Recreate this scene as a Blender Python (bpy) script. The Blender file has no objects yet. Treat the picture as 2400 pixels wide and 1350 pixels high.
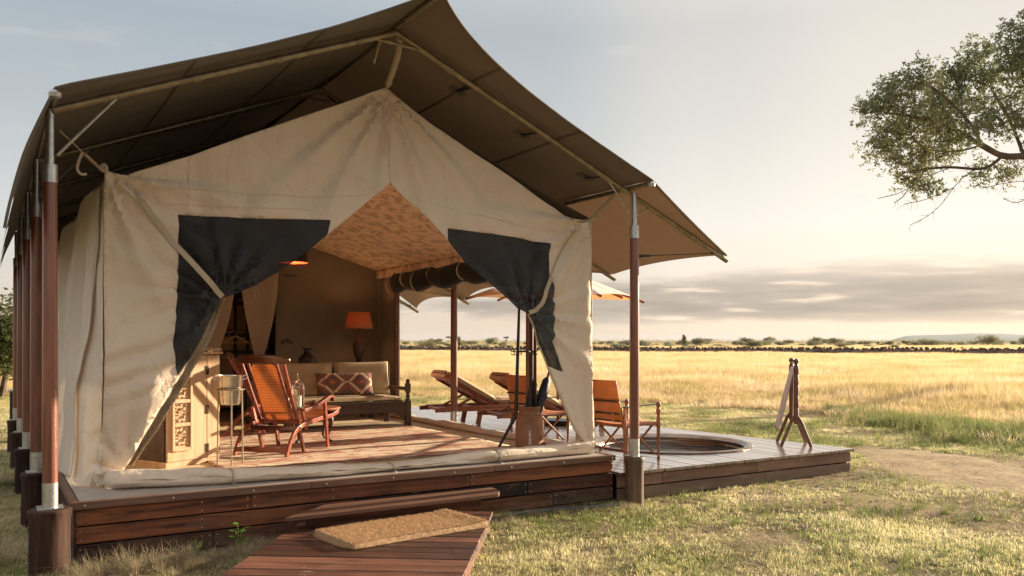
import bpy, bmesh, math, random
import numpy as np
from mathutils import Vector, Matrix, noise
from mathutils.geometry import delaunay_2d_cdt
R = math.radians
random.seed(7)
rng = np.random.default_rng(11)
scene = bpy.context.scene
COL = scene.collection

# ------------------------------------------------------------------ camera
EYE = 1.64
YAW = math.atan(2000 / 3250)
cam_data = bpy.data.cameras.new('camera')
cam = bpy.data.objects.new('camera', cam_data)
COL.objects.link(cam)
cam.location = (0, 0, EYE)
cam.rotation_euler = (R(90), 0, -YAW)
cam_data.sensor_width = 36
cam_data.lens = 30
cam_data.shift_y = 125 / 2400
cam_data.clip_start = 0.05
cam_data.clip_end = 20000
scene.camera = cam

# ------------------------------------------------------------------ sun, sky, exposure
SUN_AZ = R(88)      # from +Y towards +X
SUN_EL = R(12)
sd = Vector((math.sin(SUN_AZ) * math.cos(SUN_EL), math.cos(SUN_AZ) * math.cos(SUN_EL), math.sin(SUN_EL)))
sun_data = bpy.data.lights.new('sun', 'SUN')
sun_data.energy = 5.0
sun_data.angle = R(1.0)
sun_data.color = (1.0, 0.82, 0.59)
sun = bpy.data.objects.new('sun', sun_data)
sun.rotation_euler = sd.to_track_quat('Z', 'Y').to_euler()
COL.objects.link(sun)

world = bpy.data.worlds.new('World')
scene.world = world
world.use_nodes = True
wn, wl = world.node_tree.nodes, world.node_tree.links
wn.clear()
def N(nt, t, **kw):
    n = nt.nodes.new(t)
    for k, v in kw.items():
        setattr(n, k, v)
    return n
def math_n(nt, op, a, b=None, c=None, clamp=False):
    n = N(nt, 'ShaderNodeMath', operation=op, use_clamp=clamp)
    for i, v in enumerate((a, b, c)):
        if v is None: continue
        if isinstance(v, (int, float)): n.inputs[i].default_value = v
        else: nt.links.new(v, n.inputs[i])
    return n.outputs[0]
def ramp_n(nt, fac, stops, interp='LINEAR'):
    n = N(nt, 'ShaderNodeValToRGB')
    cr = n.color_ramp
    cr.interpolation = interp
    while len(cr.elements) < len(stops): cr.elements.new(0.5)
    for e, (p, c) in zip(cr.elements, stops):
        e.position = p
        e.color = (c[0], c[1], c[2], 1) if len(c) == 3 else c
    nt.links.new(fac, n.inputs[0])
    return n.outputs[0]
def mix_n(nt, fac, a, b, blend='MIX'):
    n = N(nt, 'ShaderNodeMix', data_type='RGBA', blend_type=blend)
    n.clamp_factor = True
    if isinstance(fac, (int, float)): n.inputs[0].default_value = fac
    else: nt.links.new(fac, n.inputs[0])
    for i, v in ((6, a), (7, b)):
        if isinstance(v, tuple): n.inputs[i].default_value = (v[0], v[1], v[2], 1)
        else: nt.links.new(v, n.inputs[i])
    return n.outputs[2]
wt = world.node_tree
geo = N(wt, 'ShaderNodeTexCoord')
sep = N(wt, 'ShaderNodeSeparateXYZ')
wl.new(geo.outputs['Generated'], sep.inputs[0])
dot = N(wt, 'ShaderNodeVectorMath', operation='DOT_PRODUCT')
wl.new(geo.outputs['Generated'], dot.inputs[0])
dot.inputs[1].default_value = sd
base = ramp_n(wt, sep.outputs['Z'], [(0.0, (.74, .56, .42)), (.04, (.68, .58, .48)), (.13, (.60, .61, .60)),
    (.24, (.44, .48, .50)), (.34, (.36, .41, .45)), (.52, (.66, .67, .67)), (1.0, (.86, .84, .80))])  # top stops, out of view, brightened to add fill light on the shaded canvas
gl = ramp_n(wt, dot.outputs['Value'], [(.38, (0,) * 3), (.60, (.16,) * 3), (.74, (.66,) * 3), (.86, (.94,) * 3), (1.0, (1,) * 3)], 'EASE')
glow = mix_n(wt, 1.0, (0.37, 0.26, 0.15), gl, 'MULTIPLY')
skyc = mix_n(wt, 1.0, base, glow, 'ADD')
# clouds: a layered band low over the horizon, mostly towards the sun
mp = N(wt, 'ShaderNodeMapping')
mp.inputs['Scale'].default_value = (1.0, 1.0, 6.5)
wl.new(geo.outputs['Generated'], mp.inputs[0])
cn = N(wt, 'ShaderNodeTexNoise')
cn.inputs['Scale'].default_value = 4.2
cn.inputs['Detail'].default_value = 9
cn.inputs['Roughness'].default_value = .58
cn.inputs['Distortion'].default_value = .35
wl.new(mp.outputs[0], cn.inputs['Vector'])
band = ramp_n(wt, sep.outputs['Z'], [(0.0, (.0,) * 3), (.014, (.18,) * 3), (.034, (1,) * 3), (.062, (.90,) * 3), (.085, (.35,) * 3), (.11, (0,) * 3)])
side = ramp_n(wt, math_n(wt, 'MULTIPLY_ADD', dot.outputs['Value'], .5, .5), [(.66, (.16,) * 3), (.80, (.85,) * 3), (.89, (1.15,) * 3)])
cl = math_n(wt, 'ADD', cn.outputs['Fac'], math_n(wt, 'MULTIPLY_ADD', math_n(wt, 'MULTIPLY', band, side), .46, -.30))
cmask = ramp_n(wt, cl, [(.40, (0,) * 3), (.56, (1,) * 3)])
mp2 = N(wt, 'ShaderNodeMapping')
mp2.inputs['Scale'].default_value = (2.0, 2.0, 22)
wl.new(geo.outputs['Generated'], mp2.inputs[0])
cn2 = N(wt, 'ShaderNodeTexNoise')
cn2.inputs['Scale'].default_value = 5
cn2.inputs['Detail'].default_value = 8
wl.new(mp2.outputs[0], cn2.inputs['Vector'])
ccol = ramp_n(wt, cn2.outputs['Fac'], [(.38, (.34, .29, .25)), (.55, (.44, .37, .31)), (.70, (.96, .78, .60))])
skyc2 = mix_n(wt, math_n(wt, 'MULTIPLY', cmask, math_n(wt, 'MULTIPLY', band, .93)), skyc, ccol)
# a few thin high wisps
mp3 = N(wt, 'ShaderNodeMapping')
mp3.inputs['Scale'].default_value = (1.4, 2.2, 9)
mp3.inputs['Rotation'].default_value = (R(12), 0, R(20))
wl.new(geo.outputs['Generated'], mp3.inputs[0])
cn3 = N(wt, 'ShaderNodeTexNoise')
cn3.inputs['Scale'].default_value = 3.2
cn3.inputs['Detail'].default_value = 7
wl.new(mp3.outputs[0], cn3.inputs['Vector'])
wis = ramp_n(wt, cn3.outputs['Fac'], [(.60, (0,) * 3), (.78, (.35,) * 3)])
skyc3 = mix_n(wt, wis, skyc2, (.78, .72, .66))
bg1 = N(wt, 'ShaderNodeBackground')
bg1.inputs['Strength'].default_value = 0.41
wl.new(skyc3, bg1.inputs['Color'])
nish = N(wt, 'ShaderNodeTexSky', sky_type='NISHITA')
nish.sun_disc = False
nish.sun_elevation = SUN_EL
nish.sun_rotation = SUN_AZ
bg2 = N(wt, 'ShaderNodeBackground')
bg2.inputs['Strength'].default_value = 0.003
wl.new(nish.outputs[0], bg2.inputs['Color'])
addw = N(wt, 'ShaderNodeAddShader')
wl.new(bg1.outputs[0], addw.inputs[0]); wl.new(bg2.outputs[0], addw.inputs[1])
wo = N(wt, 'ShaderNodeOutputWorld')
wl.new(addw.outputs[0], wo.inputs['Surface'])

vs = scene.view_settings
vs.view_transform = 'Standard'
vs.look = 'None'
vs.exposure = 1.45
vs.gamma = 1
vs.use_curve_mapping = False

# ------------------------------------------------------------------ pixel rays (to read places off the photograph)
FW = Vector((math.sin(YAW), math.cos(YAW), 0))
RT = Vector((math.cos(YAW), -math.sin(YAW), 0))
C0 = Vector((0, 0, EYE))
def ray(px, py):
    return FW + RT * ((px - 1200) / 2000) + Vector((0, 0, (800 - py) / 2000))
def on_z(px, py, z):
    d = ray(px, py); return C0 + d * ((z - EYE) / d.z)
def on_y(px, py, y):
    d = ray(px, py); return C0 + d * (y / d.y)
def on_x(px, py, x):
    d = ray(px, py); return C0 + d * (x / d.x)
def at(px, py, dep):
    return C0 + ray(px, py) * dep
def on_front(px, py):                  # the plane of the tent's front wall
    d = ray(px, py); return C0 + d * (7.788 / (.085 * d.x + d.y))
def proj(p):
    q = Vector(p) - C0; dpt = q.dot(FW)
    return (1200 + 2000 * q.dot(RT) / dpt, 800 - 2000 * q.z / dpt, dpt)

# ------------------------------------------------------------------ object helpers
def thing(name, label, cat, loc=(0, 0, 0), rotz=0, group=None):
    o = bpy.data.objects.new(name, None)
    COL.objects.link(o)
    o.empty_display_size = .1
    o.location = loc
    o.rotation_euler = (0, 0, rotz)
    tag(o, label, cat, group)
    return o
def tag(o, label=None, cat=None, group=None, kind=None):
    if label: o['label'] = label
    if cat: o['category'] = cat
    if group: o['group'] = group
    if kind: o['kind'] = kind
    return o
def copy_tree(o, loc, rotz, label, parent=None):
    def rec(src, par):
        c = src.copy()
        COL.objects.link(c)
        c.parent = par
        for ch in src.children: rec(ch, c)
        return c
    kids = list(o.children)
    r = o.copy(); COL.objects.link(r)
    r.location = loc; r.rotation_euler = (0, 0, rotz); r['label'] = label
    for ch in kids: rec(ch, r)
    return r
def children_of(o): return o.children

class MB:
    """collects shapes and links them as one mesh object"""
    def __init__(self):
        self.v, self.f = [], []
    def add(self, vs_, fs):
        n = len(self.v)
        self.v.extend([tuple(p) for p in vs_])
        self.f.extend([tuple(i + n for i in f) for f in fs])
        return self
    def box(self, c, s, rot=None, taper=1.0):
        """box with centre c, full size s, optional rotation matrix"""
        c = Vector(c); M = rot if rot is not None else Matrix.Identity(3)
        pts = []
        for z in (-.5, .5):
            k = taper if z > 0 else 1
            for x, y in ((-.5, -.5), (.5, -.5), (.5, .5), (-.5, .5)):
                pts.append(c + M @ Vector((x * s[0] * k, y * s[1] * k, z * s[2])))
        return self.add(pts, [(0, 3, 2, 1), (4, 5, 6, 7), (0, 1, 5, 4), (1, 2, 6, 5), (2, 3, 7, 6), (3, 0, 4, 7)])
    def bar(self, a, b, w, h, up=(0, 0, 1)):
        """rectangular bar from a to b, w across, h along up"""
        a, b = Vector(a), Vector(b)
        d = (b - a).normalized()
        u = Vector(up)
        s = d.cross(u)
        if s.length < 1e-5: s = d.cross(Vector((1, 0, 0)))
        s.normalize(); u = s.cross(d).normalized()
        pts = []
        for p in (a, b):
            for i, j in ((-1, -1), (1, -1), (1, 1), (-1, 1)):
                pts.append(p + s * (i * w / 2) + u * (j * h / 2))
        return self.add(pts, [(0, 1, 2, 3), (7, 6, 5, 4), (0, 4, 5, 1), (1, 5, 6, 2), (2, 6, 7, 3), (3, 7, 4, 0)])
    def strip(self, pts, w, h, up=(0, 0, 1)):
        """rectangular section swept along a polyline: w sideways, h in the direction up"""
        pts = [Vector(p) for p in pts]; n = len(pts); vv = []
        for i, p in enumerate(pts):
            d = (pts[min(i + 1, n - 1)] - pts[max(i - 1, 0)]).normalized()
            s = d.cross(Vector(up)); s.normalize(); u = s.cross(d).normalized()
            ww = w[i] if isinstance(w, (list, tuple)) else w
            hh = h[i] if isinstance(h, (list, tuple)) else h
            for a, b in ((-1, -1), (1, -1), (1, 1), (-1, 1)):
                vv.append(p + s * (a * ww / 2) + u * (b * hh / 2))
        fs = [(0, 1, 2, 3), tuple(4 * (n - 1) + k for k in (3, 2, 1, 0))]
        for i in range(n - 1):
            for k in range(4):
                a, b = 4 * i + k, 4 * i + (k + 1) % 4
                fs.append((a, a + 4, b + 4, b))
        return self.add(vv, fs)
    def tube(self, pts, r, seg=10, cap=True):
        pts = [Vector(p) for p in pts]; n = len(pts)
        rr = r if isinstance(r, (list, tuple)) else [r] * n
        vv, fs = [], []
        ref = None
        for i, p in enumerate(pts):
            d = (pts[min(i + 1, n - 1)] - pts[max(i - 1, 0)])
            d = d.normalized() if d.length > 1e-9 else Vector((0, 0, 1))
            if ref is None:
                ref = Vector((1, 0, 0)) if abs(d.x) < .9 else Vector((0, 1, 0))
            a = (ref - d * ref.dot(d)).normalized(); b = d.cross(a); ref = a
            for k in range(seg):
                t = 2 * math.pi * k / seg
                vv.append(p + (a * math.cos(t) + b * math.sin(t)) * rr[i])
        for i in range(n - 1):
            for k in range(seg):
                p0, p1 = i * seg + k, i * seg + (k + 1) % seg
                fs.append((p0, p1, p1 + seg, p0 + seg))
        if cap:
            fs.append(tuple(range(seg - 1, -1, -1)))
            fs.append(tuple((n - 1) * seg + k for k in range(seg)))
        return self.add(vv, fs)
    def lathe(self, prof, c=(0, 0, 0), seg=24, cap=True):
        """prof: (radius, z) from bottom to top"""
        c = Vector(c); vv, fs = [], []
        n = len(prof)
        for r, z in prof:
            for k in range(seg):
                t = 2 * math.pi * k / seg
                vv.append(c + Vector((r * math.cos(t), r * math.sin(t), z)))
        for i in range(n - 1):
            for k in range(seg):
                p0, p1 = i * seg + k, i * seg + (k + 1) % seg
                fs.append((p0, p1, p1 + seg, p0 + seg))
        if cap:
            fs.append(tuple(range(seg - 1, -1, -1)))
            fs.append(tuple((n - 1) * seg + k for k in range(seg)))
        return self.add(vv, fs)
    def grid(self, fn, nu, nv):
        vv = [fn(i / nu, j / nv) for j in range(nv + 1) for i in range(nu + 1)]
        fs = [(j * (nu + 1) + i, j * (nu + 1) + i + 1, (j + 1) * (nu + 1) + i + 1, (j + 1) * (nu + 1) + i) for j in range(nv) for i in range(nu)]
        return self.add(vv, fs)
    def prism(self, poly, z0, z1):
        n = len(poly)
        vv = [(x, y, z0) for x, y in poly] + [(x, y, z1) for x, y in poly]
        fs = [tuple(range(n - 1, -1, -1)), tuple(range(n, 2 * n))]
        fs += [(i, (i + 1) % n, n + (i + 1) % n, n + i) for i in range(n)]
        return self.add(vv, fs)
    def pillow(self, c, w, h, t, M=None, n=12, p=4):
        """cushion: w x h, thick t, its face along local z"""
        c = Vector(c); M = M if M is not None else Matrix.Identity(3)
        for sgn in (1, -1):
            def fn(u, v, sgn=sgn):
                a, b = u * 2 - 1, v * 2 - 1
                k = (max(0, 1 - abs(a) ** p) * max(0, 1 - abs(b) ** p)) ** .45
                pin = 1 - .05 * (1 - abs(a) ** 2) * abs(b) ** 3
                pin2 = 1 - .04 * (1 - abs(b) ** 2) * abs(a) ** 3
                return c + M @ Vector((a * w / 2 * pin2, b * h / 2 * pin, sgn * t / 2 * (.12 + .88 * k)))
            m = MB().grid(fn, n, n)
            if sgn < 0: m.f = [tuple(reversed(f)) for f in m.f]
            self.add(m.v, m.f)
        return self
    def build(self, name, mat, parent=None, smooth=False, bevel=0, solid=0, world=False, label=None, kind=None, subsurf=0):
        vs_ = self.v
        if world and parent is not None:
            L = parent.location
            if parent.parent is not None: L = L + parent.parent.location
            vs_ = [(p[0] - L.x, p[1] - L.y, p[2] - L.z) for p in vs_]
        me = bpy.data.meshes.new(name)
        me.from_pydata(vs_, [], self.f)
        me.update()
        if smooth:
            bm = bmesh.new(); bm.from_mesh(me)
            bmesh.ops.remove_doubles(bm, verts=bm.verts, dist=1e-5)
            bmesh.ops.recalc_face_normals(bm, faces=bm.faces)
            bm.to_mesh(me); bm.free()
            me.polygons.foreach_set('use_smooth', [True] * len(me.polygons))
            me.set_sharp_from_angle(angle=R(42))
        o = bpy.data.objects.new(name, me)
        COL.objects.link(o)
        for m in (mat if isinstance(mat, (list, tuple)) else [mat]): me.materials.append(m)
        if parent is not None: o.parent = parent
        if bevel:
            b = o.modifiers.new('bevel', 'BEVEL'); b.width = bevel; b.segments = 2; b.limit_method = 'ANGLE'; b.angle_limit = R(40)
        if subsurf:
            s = o.modifiers.new('sub', 'SUBSURF'); s.levels = subsurf; s.render_levels = subsurf
        if solid:
            s = o.modifiers.new('solid', 'SOLIDIFY'); s.thickness = solid; s.offset = 0
        if label: o['label'] = label
        if kind: o['kind'] = kind
        return o
def rotz(a): return Matrix.Rotation(a, 3, 'Z')
def rot(axis, a): return Matrix.Rotation(a, 3, axis)
def spline(pts, n=8):
    """Catmull-Rom through the points"""
    P = [Vector(p) for p in pts]; out = []
    for i in range(len(P) - 1):
        p0, p1, p2, p3 = P[max(i - 1, 0)], P[i], P[i + 1], P[min(i + 2, len(P) - 1)]
        for k in range(n):
            t = k / n
            out.append(.5 * ((2 * p1) + (p2 - p0) * t + (2 * p0 - 5 * p1 + 4 * p2 - p3) * t * t + (3 * p1 - p0 - 3 * p2 + p3) * t ** 3))
    out.append(P[-1])
    return out
def fbm(x, y, z=0, o=3):
    s, a = 0, 1
    for i in range(o):
        s += a * noise.noise(Vector((x, y, z))); x *= 2.03; y *= 2.03; z *= 2.03; a *= .5
    return s
def sstep(a, b, x):
    t = min(1, max(0, (x - a) / (b - a))); return t * t * (3 - 2 * t)

# ------------------------------------------------------------------ materials
def new_mat(name):
    m = bpy.data.materials.new(name)
    m.use_nodes = True
    nt = m.node_tree
    return m, nt, nt.nodes['Principled BSDF']
def coords(nt, space='Object', rnd=0, scale=(1, 1, 1)):
    if space == 'World':
        c = N(nt, 'ShaderNodeNewGeometry').outputs['Position']
    else:
        c = N(nt, 'ShaderNodeTexCoord').outputs[space]
    if rnd:
        oi = N(nt, 'ShaderNodeObjectInfo')
        a = N(nt, 'ShaderNodeVectorMath', operation='MULTIPLY_ADD')
        nt.links.new(oi.outputs['Random'], a.inputs[0])
        a.inputs[1].default_value = (rnd, rnd * 1.7, rnd * .6)
        nt.links.new(c, a.inputs[2]); c = a.outputs[0]
    mp_ = N(nt, 'ShaderNodeMapping')
    mp_.inputs['Scale'].default_value = scale
    nt.links.new(c, mp_.inputs[0])
    return mp_.outputs[0]
def noise_n(nt, vec, scale, detail=5, rough=.55, dist=0, out='Fac'):
    n = N(nt, 'ShaderNodeTexNoise')
    n.inputs['Scale'].default_value = scale
    n.inputs['Detail'].default_value = detail
    n.inputs['Roughness'].default_value = rough
    n.inputs['Distortion'].default_value = dist
    nt.links.new(vec, n.inputs['Vector'])
    return n.outputs[out]
def bump_n(nt, h, strength, dist, prev=None):
    b = N(nt, 'ShaderNodeBump')
    b.inputs['Strength'].default_value = strength
    b.inputs['Distance'].default_value = dist
    nt.links.new(h, b.inputs['Height'])
    if prev is not None: nt.links.new(prev, b.inputs['Normal'])
    return b.outputs[0]
def two_sided(nt, bs, color, amount):
    """mix in light that comes through from behind (cloth, leaves)"""
    tr = N(nt, 'ShaderNodeBsdfTranslucent')
    if isinstance(color, tuple): tr.inputs['Color'].default_value = (*color, 1)
    else: nt.links.new(color, tr.inputs['Color'])
    mx = N(nt, 'ShaderNodeMixShader')
    mx.inputs[0].default_value = amount
    nt.links.new(bs.outputs[0], mx.inputs[1]); nt.links.new(tr.outputs[0], mx.inputs[2])
    nt.links.new(mx.outputs[0], nt.nodes['Material Output'].inputs['Surface'])
def plain(name, c1, c2=None, scale=8, rough=.6, metal=0, bump=.2, bscale=None, bdist=.004, space='Object', rnd=3, transl=0, tcol=None, coat=0, sheen=0):
    m, nt, b = new_mat(name)
    v = coords(nt, space, rnd)
    f = noise_n(nt, v, scale, 6)
    c2 = c2 or tuple(x * .7 for x in c1)
    col = ramp_n(nt, f, [(.35, c1), (.65, c2)])
    nt.links.new(col, b.inputs['Base Color'])
    b.inputs['Roughness'].default_value = rough
    b.inputs['Metallic'].default_value = metal
    b.inputs['Coat Weight'].default_value = coat
    b.inputs['Sheen Weight'].default_value = sheen
    if bump:
        f2 = noise_n(nt, v, bscale or scale * 4, 5)
        nt.links.new(bump_n(nt, f2, bump, bdist), b.inputs['Normal'])
    if transl: two_sided(nt, b, tcol or col, transl)
    return m
def wood(name, cols, axis=0, scale=1.0, rough=.5, spec=.5, bump=.35, vary=.5, wear=None, coat=0, dust=None):
    """grain runs along the axis 0/1/2 of the piece; each piece takes its own stretch of it"""
    m, nt, b = new_mat(name)
    st = [14, 14, 14]; st[axis] = .9
    v = coords(nt, 'Object', 9.7, tuple(s * scale for s in st))
    grain = noise_n(nt, v, 1.6, 8, .62, 1.1)
    st2 = [2.6, 2.6, 2.6]; st2[axis] = .8
    v2 = coords(nt, 'Object', 9.7, tuple(s * scale for s in st2))
    blot = noise_n(nt, v2, 1.5, 5, .6, .5)
    f = math_n(nt, 'ADD', math_n(nt, 'MULTIPLY', grain, .6), math_n(nt, 'MULTIPLY', blot, .4))
    oi = N(nt, 'ShaderNodeObjectInfo')
    f = math_n(nt, 'ADD', f, math_n(nt, 'MULTIPLY_ADD', oi.outputs['Random'], vary * .3, -vary * .15))
    col = ramp_n(nt, f, [(.33, cols[0]), (.5, cols[1]), (.68, cols[2])])
    if wear:
        w = noise_n(nt, v2, 3.1, 8, .7)
        col = mix_n(nt, ramp_n(nt, w, [(.56, (0,) * 3), (.72, (.7,) * 3)]), col, wear)
    if dust:          # splashed earth dried on the foot of the boards
        pw_ = N(nt, 'ShaderNodeNewGeometry').outputs['Position']
        sz_ = N(nt, 'ShaderNodeSeparateXYZ'); nt.links.new(pw_, sz_.inputs[0])
        hh_ = math_n(nt, 'ADD', sz_.outputs['Z'], math_n(nt, 'MULTIPLY_ADD', noise_n(nt, pw_, 3.5, 6, .7), -.34, .17))
        col = mix_n(nt, ramp_n(nt, hh_, [(.0, (.5,) * 3), (.12, (0,) * 3)]), col, dust)
    nt.links.new(col, b.inputs['Base Color'])
    rr = math_n(nt, 'MULTIPLY_ADD', grain, .35, rough - .17, clamp=True)
    nt.links.new(rr, b.inputs['Roughness'])
    b.inputs['Specular IOR Level'].default_value = spec
    b.inputs['Coat Weight'].default_value = coat
    b.inputs['Coat Roughness'].default_value = .15
    nt.links.new(bump_n(nt, grain, bump, .004), b.inputs['Normal'])
    return m
def canvas(name, c1, c2, transl=.12, tcol=None, crumple=.5, rough=.85, space='World', wscale=1.0, dirt=None):
    m, nt, b = new_mat(name)
    v = coords(nt, space, 0)
    f = noise_n(nt, v, 1.3, 7, .6)
    col = ramp_n(nt, f, [(.35, c1), (.68, c2)])
    if dirt:
        f4 = noise_n(nt, v, 5.5, 8, .7)
        col = mix_n(nt, ramp_n(nt, f4, [(.56, (0,) * 3), (.78, (.28,) * 3)]), col, dirt)
    nt.links.new(col, b.inputs['Base Color'])
    b.inputs['Roughness'].default_value = rough
    b.inputs['Specular IOR Level'].default_value = .25
    b.inputs['Sheen Weight'].default_value = .15
    # creases: warped ridged noise
    v2 = coords(nt, space, 0, (wscale * 1.0, wscale * 1.0, wscale * .7))
    n1 = noise_n(nt, v2, 3.2, 4, .5, 1.4)
    rid = math_n(nt, 'ABSOLUTE', math_n(nt, 'SUBTRACT', n1, .5))
    rid = math_n(nt, 'POWER', math_n(nt, 'MULTIPLY', rid, 2.2, clamp=True), .55)
    n2 = noise_n(nt, v2, 14, 4, .6, .6)
    nb = bump_n(nt, rid, crumple * .55, .02)
    nb = bump_n(nt, n2, crumple * .5, .008, nb)
    fine = noise_n(nt, v2, 420, 2)
    nb = bump_n(nt, fine, .12, .001, nb)
    nt.links.new(nb, b.inputs['Normal'])
    two_sided(nt, b, tcol or col, transl)
    return m

M = {}
M['canvas'] = canvas('beige_canvas', (.79, .64, .50), (.73, .585, .45), .10, (.5, .36, .22), .95, dirt=(.32, .23, .15))
M['canvas_side'] = canvas('beige_canvas_side', (.76, .64, .52), (.69, .575, .46), .06, (.5, .36, .22), .9)
M['fly'] = canvas('brown_fly_canvas', (.135, .108, .082), (.105, .083, .063), .012, (.42, .23, .12), .45, wscale=.6)
M['fly_wing'] = canvas('brown_fly_canvas_wing', (.125, .098, .07), (.10, .078, .055), .07, (.46, .25, .13), .4, wscale=.6)
M['fly_seam'] = plain('fly_seam_tape', (.105, .084, .064), (.09, .072, .055), 20, .9)
M['gauze'] = canvas('charcoal_gauze', (.020, .020, .022), (.034, .033, .034), .02, (.03, .03, .03), .3, rough=.5)
M['gauze'].node_tree.nodes['Principled BSDF'].inputs['Alpha'].default_value = .86
M['rolldark'] = canvas('rolled_black_gauze', (.005, .005, .006), (.009, .008, .009), .0, (.01, .01, .01), .3, rough=.8)
M['liner'] = canvas('olive_liner_canvas', (.25, .20, .145), (.20, .16, .115), .03, (.3, .2, .12), .5)
M['lite'] = canvas('pale_tape', (.50, .40, .29), (.44, .34, .24), .03, None, .2)
M['hem'] = plain('frayed_hem', (.46, .33, .20), (.28, .19, .11), 40, .95, bump=.9, bscale=160, bdist=.01)
M['steel'] = plain('galvanised_steel', (.55, .55, .53), (.40, .40, .38), 30, .38, metal=.9, bump=.12)
M['bronze_pipe'] = plain('weathered_roof_pipe', (.40, .34, .24), (.26, .22, .16), 14, .42, metal=.75, bump=.15)
M['post'] = wood('red_brown_varnished_post', [(.085, .026, .015), (.17, .052, .028), (.27, .095, .052)], 2, 1.0, .36, .5, .2, .5, coat=.35)
M['stump'] = wood('dark_oiled_stump', [(.010, .006, .004), (.026, .012, .008), (.075, .036, .021)], 2, .8, .68, .18, 1.0, .5, wear=(.09, .05, .032))
M['stump2'] = wood('split_brown_stump', [(.035, .020, .012), (.10, .058, .034), (.20, .125, .075)], 2, .9, .6, .3, 1.0, .5, wear=(.03, .018, .011))
M['fascia'] = wood('dark_red_fascia', [(.016, .009, .007), (.075, .025, .013), (.25, .085, .034)], 0, .9, .60, .26, .9, 1.0, wear=(.13, .08, .055), dust=(.13, .09, .055))
M['trim'] = wood('worn_brown_trim', [(.09, .042, .026), (.15, .072, .045), (.23, .13, .085)], 0, .9, .5, .4, .4, .4)
M['fascia_grey'] = wood('weathered_deck_fascia', [(.10, .052, .034), (.19, .10, .066), (.29, .17, .115)], 0, .8, .6, .4, .5, .8, wear=(.30, .23, .18), dust=(.20, .15, .10))
M['deck'] = wood('glossy_deck_board', [(.10, .062, .046), (.20, .135, .105), (.32, .235, .19)], 1, .9, .28, 1.0, .25, .6, coat=1.0)
M['walk'] = wood('worn_red_boardwalk', [(.034, .013, .008), (.09, .034, .020), (.24, .10, .06)], 0, .9, .52, .38, .8, .9, wear=(.22, .13, .09), coat=.10)
M['platform_top'] = plain('pale_grey_groundsheet', (.42, .37, .32), (.34, .29, .25), 5, .55, bump=.15)
M['mahog'] = wood('red_mahogany', [(.11, .016, .007), (.22, .038, .014), (.34, .075, .028)], 0, 1.2, .26, .5, .08, .3, coat=.5)
M['mahog_dark'] = wood('dark_mahogany', [(.045, .012, .007), (.085, .022, .012), (.13, .036, .018)], 0, 1.2, .24, .5, .08, .3, coat=.5)
M['teak'] = wood('orange_teak', [(.15, .045, .018), (.26, .085, .034), (.36, .14, .06)], 0, 1.2, .4, .5, .2, .3)
M['pine'] = wood('pale_pine', [(.42, .24, .125), (.54, .335, .19), (.62, .41, .25)], 2, .8, .5, .4, .2, .25)
M['darkwood'] = wood('carved_dark_wood', [(.035, .017, .010), (.075, .036, .021), (.13, .068, .040)], 0, 1.1, .42, .5, .2, .3)
M['blackwood'] = wood('black_brown_wood', [(.016, .009, .007), (.032, .017, .012), (.06, .030, .020)], 0, 1.1, .38, .5, .2, .3)
M['black'] = plain('black_webbing', (.012, .012, .014), (.02, .02, .022), 20, .7)
M['brass'] = plain('aged_brass', (.62, .50, .32), (.46, .35, .2), 20, .25, metal=1, bump=.06)
M['silver'] = plain('aged_silver', (.66, .62, .54), (.50, .46, .4), 18, .25, metal=1, bump=.1)
M['iron'] = plain('dark_iron', (.03, .028, .026), (.05, .045, .04), 20, .45, metal=.7)
M['copper'] = plain('brushed_copper_tub', (.38, .29, .23), (.25, .19, .15), 6, .26, metal=.9, bump=.08)
M['terra'] = plain('weathered_terracotta', (.36, .17, .095), (.25, .115, .065), 7, .62, bump=.5, bscale=60)
M['leather'] = plain('orange_leather', (.56, .20, .055), (.46, .145, .038), 9, .48, bump=.3, bscale=220, bdist=.001, transl=.08, tcol=(.6, .2, .05))
M['cushion'] = plain('khaki_cotton', (.46, .36, .22), (.38, .29, .17), 7, .9, bump=.3, bscale=300, bdist=.001)
M['cream'] = plain('cream_mattress', (.58, .44, .28), (.50, .37, .23), 7, .9, bump=.3, bscale=300, bdist=.001)
M['curtain'] = plain('sheer_peach_curtain', (.90, .79, .68), (.84, .72, .60), 4, .9, bump=.2, bscale=200, bdist=.001, transl=.25, tcol=(.55, .35, .22))
M['white'] = plain('white_wax', (.78, .74, .66), (.72, .68, .6), 6, .5, bump=.05)
M['towel'] = plain('pale_pink_towel', (.70, .60, .56), (.62, .52, .48), 12, .95, bump=.5, bscale=260, bdist=.002, transl=.2, tcol=(.7, .5, .42))
M['rope'] = plain('natural_rope', (.40, .31, .21), (.30, .22, .14), 60, .9)
M['green_box'] = plain('dark_green_paint', (.020, .055, .042), (.016, .042, .034), 9, .4, bump=.05)
M['rust'] = plain('hinge_iron', (.07, .045, .03), (.04, .026, .018), 40, .6, metal=.5)
M['navy'] = plain('navy_nylon', (.012, .016, .03), (.02, .026, .045), 12, .5, bump=.4, bscale=30, bdist=.01)
M['pipe'] = plain('blue_grey_hose', (.05, .075, .10), (.04, .06, .08), 12, .5)
def glass_mat(name, rough=.02, col=(1, 1, 1)):
    m, nt, b = new_mat(name)
    b.inputs['Base Color'].default_value = (*col, 1)
    b.inputs['Transmission Weight'].default_value = 1
    b.inputs['Roughness'].default_value = rough
    b.inputs['IOR'].default_value = 1.45
    return m
M['glass'] = glass_mat('clear_glass', .03, (.95, .93, .88))
def emit_mat(name, col, s, c2=None):
    m, nt, b = new_mat(name)
    b.inputs['Base Color'].default_value = (*(c2 or col), 1)
    b.inputs['Emission Color'].default_value = (*col, 1)
    b.inputs['Emission Strength'].default_value = s
    return m

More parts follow.
